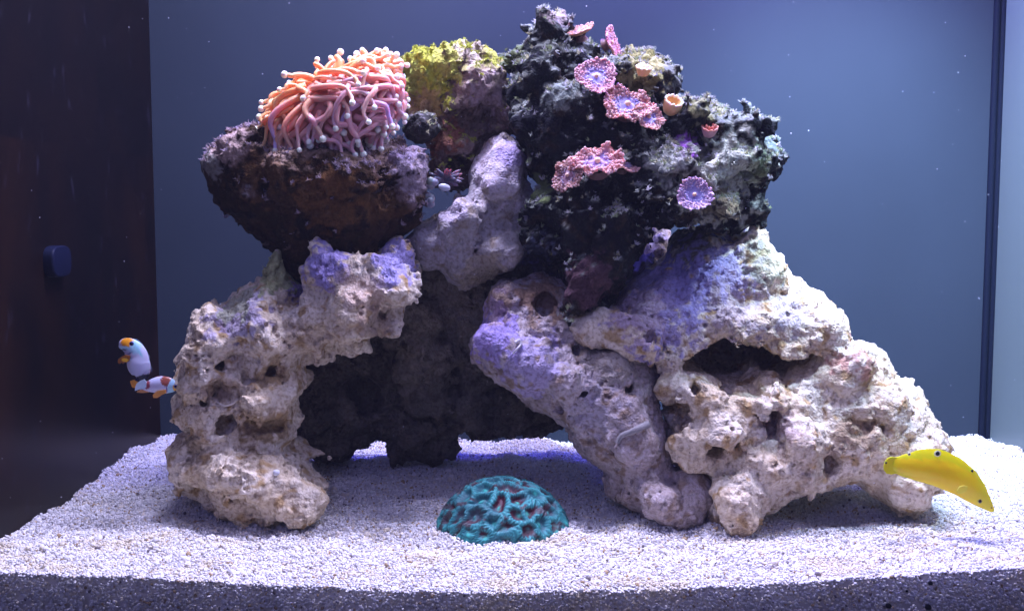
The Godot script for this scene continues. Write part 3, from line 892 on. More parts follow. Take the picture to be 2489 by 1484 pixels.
# a mushroom coral: a ruffled disc of little knobs on a short column, its mouth in the middle
func mushroom(x: float, y: float, rpx: float, up: Vector3, cup: float, ruffle: float, waves: int, s: int, inner: Color, outer: Color, label: String, squash := 1.0, lift := 0.004) -> void:
	var r := RandomNumberGenerator.new()
	r.seed = s
	var hit := on_rock(7, x, y)
	var big := across(rpx, hit[0].z)
	up = up.normalized()
	var o := thing("mushroom_coral", label, "coral", hit[0] + up * lift, "pink mushroom corals on the black rock")
	o.basis = facing(up)
	var rows := 22
	var cols := 72
	var v := PackedVector3Array()
	var c := PackedColorArray()
	var p1 := r.randf() * TAU
	var p2 := r.randf() * TAU
	var shape := func(q: float, a: float) -> Vector3:
		var edge := 1.0 + 0.07 * sin(a * 3.0 + p2) + 0.03 * sin(a * 17.0 + p1)
		var h := cup * q * q + ruffle * pow(q, 2.5) * (sin(a * waves + p1) * 0.7 + 0.4 * sin(a * (waves + 2) + p2))
		return Vector3(cos(a) * q * edge, h + 0.10 * exp(-q * q * 30.0), sin(a) * q * edge * squash) * big
	for k in rows + 1:
		var q := k / float(rows)
		for j in cols:
			var a := -TAU * j / cols
			v.append(shape.call(q, a) + Vector3(0, 0.012 * big * sin(a * 36.0) * q, 0))
			var col := inner.lerp(outer, smoothstep(0.35, 0.85, q + 0.12 * sin(a * 5.0 + p1)))
			c.append(col * (0.8 + 0.35 * maxf(0.0, sin(a * 36.0)) * (1.0 - q)))
	var under := PackedVector3Array()
	for k in rows + 1:
		var q := 1.0 - k / float(rows)
		for j in cols:
			under.append(shape.call(q, -TAU * j / cols) * Vector3(0.98, 1, 0.98) - Vector3(0, big * (0.05 + 0.12 * (1.0 - q)), 0))
	part("disc", sheet(v, rows + 1, cols, c), soft(0.5, 0.2), o)
	part("underside", sheet(under, rows + 1, cols), plain(0.50, 0.22, 0.09, 0.6), o)
	var stem := PackedVector3Array([Vector3(0, -0.10, 0) * big, Vector3(0, -0.25, 0) * big, Vector3(0, -0.5, 0) * big])
	part("column", tube(stem, PackedFloat32Array([0.45 * big, 0.32 * big, 0.45 * big]), 18), plain(0.12, 0.05, 0.04, 0.6), o)
	part("mouth", ball(Vector3(0.12, 0.11, 0.12) * big, Vector3(0, 0.10 * big, 0)), plain(0.74, 0.46, 0.30, 0.5), o)
	var where := []
	var tint := []
	for k in 300:
		var q := sqrt(r.randf_range(0.12, 1.06))
		var a := r.randf() * TAU
		var size := big * r.randf_range(0.034, 0.060) * (0.7 + 0.4 * q)
		where.append(Transform3D(Basis.from_scale(Vector3(1, 1.25, 1) * size), shape.call(minf(q, 1.02), a) + Vector3(0, size * 0.6, 0)))
		tint.append(outer.lerp(Color(0.86, 0.55, 0.56), r.randf_range(0.15, 0.8)) if q > 0.5 else inner.lerp(Color(0.8, 0.7, 0.9), 0.4))
	scatter("knobs", "", ball(Vector3.ONE, Vector3.ZERO, 5, 7), soft(0.4, 0.2), where, tint, o)

func cup_polyp(x: float, y: float, rpx: float, up: Vector3, outside: Color, inside: Color, rim: Color, tall: float, s: int, label: String) -> void:
	var r := RandomNumberGenerator.new()
	r.seed = s
	var hit := on_rock(7, x, y)
	var big := across(rpx, hit[0].z)
	up = up.normalized()
	var o := thing("cup_polyp", label, "coral", hit[0] - up * big * 0.3 + Vector3(0, 0, 0.003), "small cup shaped polyps on the black rock")
	o.basis = facing(up)
	var cols := 30
	var prof := [[0.62, 0.0], [0.80, 0.35], [0.94, 0.75], [1.0, tall * 0.8], [0.98, tall]]
	var v := PackedVector3Array()
	for q in prof:
		for j in cols:
			var a := -TAU * j / cols
			v.append(Vector3(cos(a) * q[0], q[1], sin(a) * q[0]) * big * (1.0 + 0.03 * sin(a * 5.0)))
	v.reverse()
	var vv := PackedVector3Array()
	for k in prof.size():
		for j in cols:
			vv.append(v[k * cols + cols - 1 - j])
	part("cup", sheet(vv, prof.size(), cols), mat_soft(outside), o)
	var w := PackedVector3Array()
	for k in 7:
		var t := k / 6.0
		for j in cols:
			var a := -TAU * j / cols
			var q := lerpf(0.02, 0.84, t)
			w.append(Vector3(cos(a) * q, tall * (0.45 + 0.5 * t * t) + 0.03 * sin(a * 15.0) * t, sin(a) * q) * big)
	part("mouth_disc", sheet(w, 7, cols), mat_soft(inside), o)
	var lip := PackedVector3Array()
	var lr := PackedFloat32Array()
	for j in 61:
		var a := TAU * j / 60.0
		lip.append(Vector3(cos(a) * 0.9, tall + 0.07 * sin(a * 9.0), sin(a) * 0.9) * big * (1.0 + 0.05 * sin(a * 13.0)))
		lr.append(big * (0.11 + 0.03 * sin(a * 21.0)))
	part("frilled_rim", tube(lip, lr, 8), mat_soft(rim), o)
	if tall < 1.2:
		for k in 7:
			var a := TAU * k / 7.0 + r.randf() * 0.4
			part("tentacle_knob", ball(Vector3(0.17, 0.26, 0.17) * big, Vector3(cos(a) * 0.5, tall + 0.15, sin(a) * 0.5) * big), mat_soft(rim), o)

func mat_soft(c: Color) -> StandardMaterial3D:
	var m := plain(c.r, c.g, c.b, 0.45)
	m.subsurf_scatter_enabled = true
	m.subsurf_scatter_strength = 0.2
	return m

func build_brain_coral() -> void:
	var r := RandomNumberGenerator.new()
	r.seed = 33
	var at := Vector3(spot(1222, 1322, 0.075).x, sand_top(0, 0.08) - 0.004, 0.074)
	var o := thing("brain_coral", "turquoise domed brain coral with maroon valleys, half sunk in the sand", "coral", at)
	var size := Vector3(0.0468, 0.0395, 0.044)
	var sites := PackedVector3Array()
	var rings := [[0.13, 25], [0.37, 21], [0.62, 17], [0.88, 12], [1.15, 7], [1.45, 3]]
	for g in rings:
		for k in g[1]:
			var el: float = g[0] + r.randf_range(-0.1, 0.1)
			var az: float = TAU * (k + r.randf_range(-0.25, 0.25) + g[0]) / g[1]
			sites.append(Vector3(cos(el) * sin(az), sin(el), cos(el) * cos(az)))
	var dark := []
	for k in sites.size(): dark.append(r.randf() < 0.8)
	var weight := Vector3(1.2, 0.72, 1.2)
	var cols := 340
	var rows := 96
	var v := PackedVector3Array()
	var c := PackedColorArray()
	var own := PackedInt32Array()
	for k in rows:
		var el := PI * 0.5 * (1.0 - k / float(rows - 1))
		for j in cols:
			var az := TAU * j / cols
			var u := Vector3(cos(el) * sin(az), sin(el), cos(el) * cos(az))
			var w := u + 0.07 * Vector3(noise_tone.get_noise_3dv(u * 0.09), noise_tone.get_noise_3dv(u * 0.09 + Vector3(3, 0, 0)), noise_tone.get_noise_3dv(u * 0.09 + Vector3(0, 4, 0)))
			var f1 := 9.0
			var f2 := 9.0
			var who := 0
			for s in sites.size():
				var d := ((w - sites[s]) * weight).length()
				if d < f1:
					f2 = f1
					f1 = d
					who = s
				elif d < f2: f2 = d
			var e := f2 - f1
			var ridge := exp(-e * e / 0.010)
			var ss := sites[who]
			var tang := facing(ss)
			var a := atan2((w - ss).dot(tang.x) * 1.3, (w - ss).dot(tang.z))
			var rib := sin(a * 20.0) * smoothstep(0.0, 0.1, f1)
			var low := smoothstep(0.16, 0.02, el)
			var hgt := 0.066 * ridge - 0.05 * smoothstep(0.06, 0.22, e) - 0.012 * exp(-e * e / 0.0005) + 0.012 * rib * exp(-pow(e - 0.055, 2) / 0.005)
			hgt += 0.03 * exp(-f1 * f1 / 0.002)
			v.append(u * size * (1.0 + hgt * (1.0 - low * 0.7)) * Vector3(1, 1.0 - 0.1 * (1.0 - u.y), 1))
			var teal := Color(0.02, 0.135, 0.15).lerp(Color(0.06, 0.34, 0.33), clampf(0.5 + 0.5 * rib, 0.0, 1.0))
			var floor_c := Color(0.06, 0.008, 0.02) if dark[who] else Color(0.025, 0.12, 0.14)
			var col := teal.lerp(floor_c, smoothstep(0.075, 0.12, e + 0.035 * noise_mid.get_noise_3dv(u * 0.4)))
			col = col.lerp(Color(0.06, 0.55, 0.42), exp(-f1 * f1 / 0.0014) * 0.9)
			col = col.lerp(Color(0.05, 0.20, 0.27), low * 0.8)
			# duller and browner patches of the living skin
			var skin := noise_tone.get_noise_3dv(u * 0.06 + Vector3(8, 2, 1))
			col = col.lerp(Color(0.035, 0.11, 0.13), smoothstep(0.05, 0.4, skin) * 0.6)
			col = col.lerp(Color(0.07, 0.02, 0.03), smoothstep(0.22, 0.42, noise_tone.get_noise_3dv(u * 0.11 + Vector3(1, 7, 3)) + 0.12 * noise_mid.get_noise_3dv(u * 0.3)) * 0.8)
			c.append(col)
			own.append(who)
	var i := []
	for s in sites.size(): i.append(PackedInt32Array())
	var all := PackedInt32Array()
	for k in rows - 1:
		for j in cols:
			var a0 := k * cols + j
			var b0 := k * cols + (j + 1) % cols
			i[own[a0]].append_array([a0, b0, a0 + cols, b0, b0 + cols, a0 + cols])
			all.append_array([a0, b0, a0 + cols, b0, b0 + cols, a0 + cols])
	var nr := normals(v, all)
	# turn outwards
	var flip := nr[cols * 50].dot(v[cols * 50]) < 0.0
	var m := tinted(0.55, 0.4)
	for s in sites.size():
		if i[s].is_empty(): continue
		var vv := PackedVector3Array()
		var vn := PackedVector3Array()
		var vc := PackedColorArray()
		var ii := PackedInt32Array()
		var seen := {}
		for q in i[s]:
			if not seen.has(q):
				seen[q] = vv.size()
				vv.append(v[q])
				vn.append(-nr[q] if flip else nr[q])
				vc.append(c[q])
			ii.append(seen[q])
		if flip: ii.reverse()
		part("corallite", surface(vv, vn, vc, ii), m, o)

func build_small_anemone() -> void:
	var r := RandomNumberGenerator.new()
	r.seed = 5
	var at := spot(1082, 440, 0.012)
	var o := thing("small_grey_anemone", "small grey anemone with blunt spread tentacles in the shade above the grey rock", "anemone", at)
	var px := across(1.0, 0.012)
	part("column", ball(Vector3(16, 14, 14) * px, Vector3(0, -6 * px, -6 * px)), plain(0.06, 0.055, 0.08, 0.6), o)
	for k in 17:
		var a := lerpf(-0.35, PI + 0.35, (k + 0.5) / 17.0) + r.randf_range(-0.12, 0.12)
		var d := Vector3(cos(a), sin(a) * 0.8, r.randf_range(-0.1, 0.8)).normalized()
		var length := r.randf_range(34, 56) * px
		var p := PackedVector3Array()
		var rad := PackedFloat32Array()
		var c := PackedColorArray()
		for j in 8:
			var t := j / 7.0
			p.append(d * length * t + Vector3(0, -6 * t * t, 0) * px)
			rad.append(px * lerpf(6.0, 4.5, t) * (0.1 if j == 7 else 0.75 if j == 6 else 1.0))
			c.append(Color(0.07, 0.065, 0.10).lerp(Color(0.13, 0.12, 0.17), t))
		part("tentacle", tube(p, rad, 8, c), soft(0.35, 0.3), o)
	var sh := part("white_shell", ball(Vector3(15, 9, 6) * px), plain(0.5, 0.52, 0.6, 0.3), null)
	sh.position = spot(1080, 455, 0.024)
	sh.rotation.z = -0.25
	tag(sh, "small glossy white shell lying below the grey anemone", "shell")
	var g := thing("pale_green_polyp", "pale green frilly polyp tucked between the brown rock and the grey anemone", "coral", spot(1040, 468, 0.03))
	for k in 9:
		var q := part("frill", ball(Vector3(r.randf_range(8, 13), r.randf_range(8, 12), 8) * px), mat_soft(Color(0.20, 0.26, 0.22).lerp(Color(0.26, 0.26, 0.36), r.randf())), g)
		q.position = Vector3(r.randf_range(-16, 14), r.randf_range(-38, 28), r.randf_range(-6, 4)) * px

func worm_tube(called: String, label: String, pts: Array, n: int, rpx: float, col: Color) -> void:
	var p := PackedVector3Array()
	var rad := PackedFloat32Array()
	var cv := Curve3D.new()
	for k in range(0, pts.size(), 2):
		var h := on_rock(n, pts[k], pts[k + 1])
		cv.add_point(h[0] + Vector3(0, 0, 0.0015))
	var at: Vector3 = cv.get_point_position(0)
	for k in 25:
		var t := cv.sample_baked(cv.get_baked_length() * k / 24.0, true)
		p.append(t - at)
		rad.append(across(rpx, t.z) * (0.55 + 0.45 * k / 24.0) * (1.0 + 0.12 * sin(k * 2.6)))
	var o := part(called, tube(p, rad, 10), plain(col.r, col.g, col.b, 0.7), null)
	o.position = at
	tag(o, label, "worm tube")

# ---------- fish ----------
# a body lofted along a bent spine in its own plane; spine: x, y, half height in points of the frame
func loft(spine: Array, z: float, flat: float, paint: Callable, at: Vector3, crest := []) -> Array:
	var c := Curve3D.new()
	for s in spine: c.add_point(Vector3(s[0], s[1], s[2]))
	for k in spine.size():
		var t: Vector3 = (c.get_point_position(mini(k + 1, spine.size() - 1)) - c.get_point_position(maxi(k - 1, 0))) / 6.0
		c.set_point_in(k, -t)
		c.set_point_out(k, t)
	c.bake_interval = 1.0
	var rows := 64
	var cols := 48
	var px_of := 0.15617
	var v := PackedVector3Array()
	var cc := PackedColorArray()
	var px := across(1.0, z)
	for k in rows:
		var f := k / float(rows - 1) * (spine.size() - 1)
		var s := c.sample(int(minf(f, spine.size() - 1.001)), f - int(minf(f, spine.size() - 1.001)))
		var s2 := c.sample(int(minf(f + 0.02, spine.size() - 1.001)), minf(f + 0.02, spine.size() - 1.0) - int(minf(f + 0.02, spine.size() - 1.001)))
		if f > spine.size() - 1.03:
			s2 = s
			s = c.sample(spine.size() - 2, 0.97)
			var keep := s2
			s2 = s2 + (s2 - s)
			s = keep
		var t := Vector2(s2.x - s.x, s2.y - s.y).normalized()
		var nrm := Vector2(-t.y, t.x)
		for j in cols:
			var a := TAU * j / cols
			var more := 0.0
			if crest.size() and cos(a) < 0.0:
				var fi := mini(int(f), spine.size() - 2)
				more = lerpf(crest[fi], crest[fi + 1], smoothstep(0.0, 1.0, f - fi)) * px_of
			var e := Vector2(s.x, s.y) + nrm * cos(a) * (s.z + more)
			var w := spot(e.x, e.y, z)
			var thin := smoothstep(-0.05, 0.35, k / float(rows - 1)) * 0.7 + 0.3
			v.append(w + Vector3(0, 0, signf(sin(a)) * pow(absf(sin(a)), 1.3 if more == 0.0 else 1.3 + 0.9 * minf(1.0, more / s.z * 2.0)) * s.z * px * flat * thin) - at)
			cc.append(paint.call(e, sin(a)))
	if crest.is_empty(): return [sheet(v, rows, cols, cc)]
	# the crest along the back is cut off as the fin
	var parts := [PackedInt32Array(), PackedInt32Array()]
	var all := PackedInt32Array()
	for r in rows - 1:
		for k in cols:
			var a := r * cols + k
			var b := r * cols + (k + 1) % cols
			var six := [a, a + cols, b, b, a + cols, b + cols]
			all.append_array(six)
			var fi := mini(int(r / float(rows - 1) * (spine.size() - 1)), spine.size() - 2)
			parts[1 if k >= 18 and k < 30 and crest[fi] + crest[fi + 1] > 12.0 else 0].append_array(six)
	var n := normals(v, all)
	return [surface(v, n, cc, parts[0]), surface(v, n, cc, parts[1])]

func fin(px: Array, z: float, at: Vector3, thick: float, col: Callable, outer := 999, root := 0.0) -> ArrayMesh:
	# a thin blade: outline points of the frame, rounded off at its rim
	var poly := PackedVector2Array()
	for k in range(0, px.size(), 2): poly.append(Vector2(px[k], px[k + 1]))
	var tri := Geometry2D.triangulate_polygon(poly)
	var v := PackedVector3Array()
	var c := PackedColorArray()
	var i := PackedInt32Array()
	for side in [1.0, -1.0]:
		for q in poly.size():
			var p := poly[q]
			v.append(spot(p.x, p.y, z) + Vector3(0, 0, side * (thick if q < outer else root) * 0.5) - at)
			c.append(col.call(p, 0.0))
	var n := poly.size()
	for k in range(0, tri.size(), 3):
		i.append_array([tri[k], tri[k + 1], tri[k + 2], n + tri[k], n + tri[k + 2], n + tri[k + 1]])
	for k in n:
		var q := (k + 1) % n
		i.append_array([k, q, n + k, q, n + q, n + k])
	return surface(v, PackedVector3Array(), c, i)

func eye_ball(o: Node3D, x: float, y: float, z: float, at: Vector3, rpx: float, ring: Color) -> void:
	var px := across(1.0, z)
	var e := part("eye", ball(Vector3(1.25, 1.25, 0.55) * rpx * px), plain(ring.r, ring.g, ring.b, 0.25), o)
	e.position = spot(x, y, z) - at
	var pu := part("pupil", ball(Vector3(0.85, 0.85, 0.5) * rpx * px, Vector3(0, 0, 0.25 * rpx * px)), plain(0.006, 0.006, 0.012, 0.12), e)

func build_wrasse() -> void:
	var z := 0.112
	var w := func(x: float, y: float) -> Array: return [2100.4 + x * 0.15617, 1057.5 + y * 0.15617]
	var at := spot(2280, 1150, z)
	var o := thing("yellow_wrasse", "bright yellow slender fish bent downward in front of the right rock", "fish", at)
	var raw := [[440, 466, 20], [456, 466, 104], [520, 466, 122], [640, 480, 150], [850, 512, 190], [1100, 555, 222], [1330, 640, 228], [1540, 750, 212], [1720, 890, 178], [1860, 1020, 125], [1950, 1110, 74], [2005, 1170, 38], [2022, 1190, 8]]
	var spine := []
	for s in raw:
		var p: Array = w.call(s[0], s[1])
		spine.append([p[0], p[1], s[2] * 0.15617])
	var paint := func(p: Vector2, side: float) -> Color:
		var q := Vector2((p.x - 2100.4) / 0.15617, (p.y - 1057.5) / 0.15617)
		var c := Color(0.95, 0.66, 0.004)
		var n := noise_tone.get_noise_2d(q.x * 0.0001, q.y * 0.0012)
		c = c.lerp(Color(0.95, 0.76, 0.006), clampf(0.5 + n, 0.0, 1.0) * 0.5)
		c = c.lerp(Color(0.85, 0.78, 0.01), smoothstep(620, 420, q.x) * 0.8 + smoothstep(1650, 1850, q.x) * 0.7)
		var top := 0.0
		for k in raw.size() - 1:
			var a := Vector2(raw[k][0], raw[k][1])
			var b := Vector2(raw[k + 1][0], raw[k + 1][1])
			if q.x - (q.y - a.y) * -0.3 < b.x or k == raw.size() - 2:
				var d := (b - a).normalized()
				top = (Vector2(d.y, -d.x).dot(q - a)) / maxf(raw[k][2], 20.0)
				break
		if q.x < 1850.0: c = c.lerp(Color(0.62, 0.64, 0.006), smoothstep(0.88, 1.02, top) * 0.85)
		c = c.lerp(Color(0.85, 0.72, 0.03), exp(-((q - Vector2(1570, 860)) / 110.0).length_squared()) * 0.6)
		return c
	var m := soft(0.38, 0.3)
	var crest := [0.0, 0.0, 14.0, 46.0, 108.0, 124.0, 104.0, 72.0, 36.0, 6.0, 0.0, 0.0, 0.0, 0.0]
	var halves := loft(spine, z, 0.42, paint, at, crest)
	part("body", halves[0], m, o)
	part("dorsal_fin", halves[1], m, o)
	var green := func(p: Vector2, side: float) -> Color: return Color(0.78, 0.76, 0.006)
	var ol := func(a: Array) -> Array:
		var out := []
		for k in range(0, a.size(), 2):
			var p: Array = w.call(a[k], a[k + 1])
			out.append_array(p)
		return out
	part("anal_fin", fin(ol.call([480, 585, 560, 625, 700, 670, 850, 715, 1000, 760, 1130, 792, 1260, 845, 1150, 740, 900, 660, 650, 580]), z, at, 0.001, func(p: Vector2, side: float) -> Color: return Color(0.80, 0.66, 0.01), 7, 0.0036), m, o)
	part("tail_fin", fin(ol.call([520, 345, 440, 332, 380, 350, 335, 400, 308, 480, 312, 540, 350, 590, 420, 606, 520, 590]), z, at, 0.0012, func(p: Vector2, side: float) -> Color: return Color(0.66, 0.62, 0.01)), m, o)
	part("pectoral_fin", fin(ol.call([1620, 800, 1560, 780, 1490, 800, 1450, 860, 1470, 910, 1540, 900, 1600, 860]), z + 0.0148, at, 0.0006, func(p: Vector2, side: float) -> Color: return Color(0.85, 0.74, 0.06)), m, o)
	for e in [[1148, 285, 38, 1], [707, 293, 19, 1], [1686, 555, 22, 0], [347, 427, 17, 0]]:
		var p: Array = w.call(e[0], e[1])
		var px := across(0.15617, z)
		var ring := part("eyespot", ball(Vector3(e[2] * 1.5, e[2] * 1.4, 8) * px) if e[3] else ball(Vector3(e[2] * 1.1, e[2] * 1.1, 7) * px), plain(0.80, 0.80, 0.45, 0.4) if e[3] else plain(0.2, 0.2, 0.02, 0.4), o)
		ring.position = spot(p[0], p[1], z + (0.0026 if e[3] else 0.0012)) - at
		part("black_centre", ball(Vector3(e[2], e[2], 8) * px, Vector3(0, 0, 2.5 * px)), plain(0.008, 0.008, 0.014, 0.3), ring)
	var ey: Array = w.call(1805, 1022)
	eye_ball(o, ey[0], ey[1], z + across(146 * 0.15617, z) * 0.37, at, 36 * 0.15617, Color(0.75, 0.66, 0.08))
	var mo: Array = w.call(1990, 1128)
	var mouth := part("nostril", ball(Vector3(14, 9, 8) * across(0.15617, z)), plain(0.2, 0.08, 0.01), o)
	mouth.position = spot(mo[0], mo[1], z + 0.0028) - at

func blot(c: Color, q: Vector2, list: Array) -> Color:
	for b in list:
		var d := ((q - Vector2(b[0], b[1])).rotated(-b[4]) / Vector2(b[2], b[3])).length() + 0.22 * noise_mid.get_noise_2d(q.x * 0.0006, q.y * 0.0006)
		if d < 1.0: c = c.lerp(b[5], smoothstep(1.0, 0.86, d))
	return c

func clownfish(label: String, z: float, raw: Array, base: Color, patches: Array, fins: Array, eye: Array, mid: Vector2) -> void:
	var k := 0.1327
	var to := func(x: float, y: float) -> Vector2: return Vector2(262.5 + x * k, 795.0 + y * k)
	var c0: Vector2 = to.call(mid.x, mid.y)
	var at := spot(c0.x, c0.y, z)
	var o := thing("clownfish", label, "fish", at, "pair of clownfish beside the dark left panel")
	var spine := []
	for s in raw:
		var p: Vector2 = to.call(s[0], s[1])
		spine.append([p.x, p.y, s[2] * k])
	var paint := func(p: Vector2, side: float) -> Color: return blot(base, Vector2((p.x - 262.5) / k, (p.y - 795.0) / k), patches)
	var m := soft(0.35, 0.1)
	part("body", loft(spine, z, 0.5, paint, at)[0], m, o)
	for f in fins:
		var out := []
		for q in range(0, f[1].size(), 2):
			var p: Vector2 = to.call(f[1][q], f[1][q + 1])
			out.append_array([p.x, p.y])
		var col: Color = f[2]
		var fm := fin(out, z + f[3], at, 0.0009, func(p: Vector2, side: float) -> Color: return col)
		part(f[0], fm, m, o)
	var e: Vector2 = to.call(eye[0], eye[1])
	eye_ball(o, e.x, e.y, z + eye[3], at, eye[2] * k, Color(0.05, 0.05, 0.25))

func build_clownfish() -> void:
	var white := Color(0.62, 0.64, 0.82)
	var ice := Color(0.42, 0.72, 0.86)
	var orange := Color(0.86, 0.33, 0.012)
	var rust := Color(0.30, 0.07, 0.03)
	var ink := Color(0.015, 0.012, 0.04)
	clownfish("larger clownfish with orange forehead, swimming upright, head at top", 0.06,
		[[226, 395, 14], [244, 378, 92], [325, 342, 150], [460, 405, 172], [548, 520, 178], [552, 660, 215], [590, 800, 190], [600, 890, 140], [570, 960, 85], [510, 1000, 55]], white,
		[[470, 330, 190, 130, 0.9, ice], [350, 270, 125, 95, 0.0, orange], [330, 380, 130, 45, 0.1, ice], [330, 420, 130, 22, -0.05, Color(0.45, 0.6, 0.75)], [310, 404, 80, 10, -0.05, ink], [400, 480, 90, 16, -0.5, Color(0.12, 0.2, 0.4)], [660, 930, 230, 75, -0.25, ink], [470, 1020, 110, 60, 0.2, Color(0.8, 0.32, 0.05)], [560, 400, 30, 190, -0.6, Color(0.3, 0.62, 0.7)]],
		[["dorsal_fin", [500, 210, 560, 240, 640, 330, 690, 430, 755, 530, 760, 640, 800, 760, 800, 820, 760, 700, 690, 520, 600, 380, 500, 260], Color(0.10, 0.13, 0.22), -0.001],
		["pectoral_fin", [400, 520, 320, 505, 250, 535, 190, 580, 175, 630, 205, 672, 240, 640, 270, 668, 300, 636, 335, 650, 390, 600], Color(0.30, 0.10, 0.02), 0.004],
		["pelvic_fin", [340, 632, 270, 622, 240, 596, 262, 570, 330, 572, 370, 598], Color(0.88, 0.48, 0.03), 0.007],
		["tail_fin", [560, 960, 470, 960, 400, 985, 420, 1050, 440, 1100, 500, 1110, 560, 1050], Color(0.78, 0.30, 0.04), 0.0]], [425, 300, 34, 0.0062], Vector2(520, 640))
	clownfish("smaller clownfish swimming to the right below the larger one, rusty saddle behind its head", 0.068,
		[[560, 1090, 45], [620, 1092, 60], [720, 1085, 95], [850, 1065, 140], [980, 1055, 160], [1090, 1060, 150], [1180, 1075, 118], [1240, 1085, 75], [1275, 1095, 40], [1290, 1100, 6]], white,
		[[1075, 970, 95, 120, -0.35, rust], [1165, 1090, 62, 160, 0.2, ice], [1250, 1100, 62, 75, 0.2, Color(0.85, 0.45, 0.02)], [960, 1200, 130, 62, -0.25, Color(0.6, 0.26, 0.05)], [730, 1050, 50, 90, 0.2, Color(0.34, 0.07, 0.09)], [610, 1060, 80, 70, 0.0, Color(0.55, 0.72, 0.86)], [1085, 1130, 14, 80, 0.1, Color(0.06, 0.03, 0.3)]],
		[["tail_fin", [700, 1000, 660, 950, 590, 975, 520, 1030, 495, 1100, 488, 1165, 560, 1140, 700, 1100], Color(0.60, 0.75, 0.88), 0.001],
		["dorsal_fin", [830, 940, 880, 895, 960, 890, 1060, 905, 1130, 940, 1180, 985, 1080, 960, 960, 940], Color(0.24, 0.07, 0.05), -0.0005],
		["pectoral_fin", [1060, 1140, 960, 1150, 870, 1190, 815, 1240, 830, 1290, 900, 1290, 980, 1240, 1060, 1200], Color(0.72, 0.30, 0.07), 0.0095],
		["anal_fin", [720, 1130, 640, 1130, 540, 1160, 520, 1190, 620, 1200, 740, 1190], Color(0.62, 0.27, 0.10), 0.0]], [1238, 1085, 30, 0.0046], Vector2(900, 1080))

func build_small_things() -> void:
	# a dark oval holder on the left panel
	var z := 0.0125
	var at := Vector3(LEFT, spot(127, 635, z).y, z)
	var o := thing("wall_holder", "dark blue rounded oval holder stuck to the black left panel", "holder", at)
	var mat := plain(0.006, 0.008, 0.022, 0.5, 0.2)
	for layer in 2:
		var v := PackedVector3Array()
		var cols := 40
		var prof := [[1.0, 0.0], [1.0, 0.006], [0.97, 0.0074], [0.90, 0.008], [0.0, 0.0083]] if layer == 0 else [[0.5, 0.0], [0.5, 0.0095], [0.0, 0.0095]]
		for q in prof:
			for j in cols:
				var a := TAU * j / cols
				var s := pow(pow(absf(cos(a)), 3.2) + pow(absf(sin(a)), 3.2), -1.0 / 3.2)
				v.append(Vector3(q[1], sin(a) * s * 0.0122 * q[0], cos(a) * s * 0.0175 * q[0]))
		if layer == 0:
			part("oval_plate", sheet(v, prof.size(), cols), mat, o)
	var back := part("backing_pad", box(Vector3(0.003, 0.018, 0.026), Vector3.ZERO), plain(0.01, 0.01, 0.012, 0.6), o)
	back.position.x = 0.0005
	# snail, rod, worm tubes, pebbles
	var h := on_rock(0, 671, 1148)
	var sn := part("white_snail", ball(Vector3(9, 8, 8) * across(1.0, h[0].z)), plain(0.70, 0.70, 0.74, 0.3), null)
	sn.position = h[0]
	tag(sn, "small round white snail in a hole of the left rock's foot", "snail")
	worm_tube("curled_worm_tube", "small white curled worm tube on the mauve pillar rock", [1247, 858, 1256, 848, 1266, 836, 1262, 826, 1252, 832], 2, 4.0, Color(0.62, 0.58, 0.62))
	worm_tube("grey_worm_tube", "bent grey worm tube lying across the lower pillar rock", [1500, 1075, 1510, 1058, 1530, 1050, 1552, 1040, 1574, 1030], 2, 10.0, Color(0.27, 0.25, 0.25))
	worm_tube("hooked_worm_tube", "thin white hooked worm tube low on the left arch rock", [527, 975, 545, 985, 566, 980, 578, 968], 0, 3.5, Color(0.7, 0.62, 0.52))
	var rz := 0.124
	var rod := part("white_rod", ball(Vector3(18, 5.5, 5.5) * across(1.0, rz), Vector3.ZERO, 10, 14), plain(0.8, 0.78, 0.76, 0.7), null)
	rod.position = Vector3(spot(1272, 1322, rz).x, sand_top(spot(1272, 1322, rz).x, rz) + 0.0012, rz)
	tag(rod, "white rod shaped coral fragment lying against the brain coral", "coral fragment")
	var pebbles := [[2262, 1417, 6.5, "round black pebble pressed against the front glass at right, highest of four"], [2256, 1475, 9.0, "larger black pebble at the bottom edge, right below the highest black pebble"], [2160, 1472, 8.0, "black pebble at the bottom edge, leftmost of the four on the right"], [2205, 1436, 4.0, "smallest black pebble pressed against the front glass at right"]]
	for p in pebbles:
		var q := spot(p[0], p[1], FRONT - 0.0012)
		var b := part("black_pebble", grain(9), plain(0.01, 0.01, 0.014, 0.3), null)
		b.position = q
		b.scale = Vector3(1, 1, 0.6) * across(p[2], q.z)
		tag(b, p[3], "pebble", "black pebbles against the front glass")
	var r := RandomNumberGenerator.new()
	r.seed = 77
	var where := []
	var tint := []
	for k in 260:
		var q := Vector3(r.randf_range(LEFT + 0.01, RIGHT - 0.01), r.randf_range(0.03, 0.46), r.randf_range(BACK + 0.02, FRONT - 0.02))
		where.append(Transform3D(Basis.from_scale(Vector3.ONE * r.randf_range(0.0001, 0.00034) * (1.0 if r.randf() < 0.92 else 1.5)), q))
		tint.append(Color(0.8, 0.8, 0.85))
	scatter("drifting_specks", "tiny white specks drifting in the water", ball(Vector3.ONE, Vector3.ZERO, 4, 6), tinted(0.8), where, tint, self, "specks")

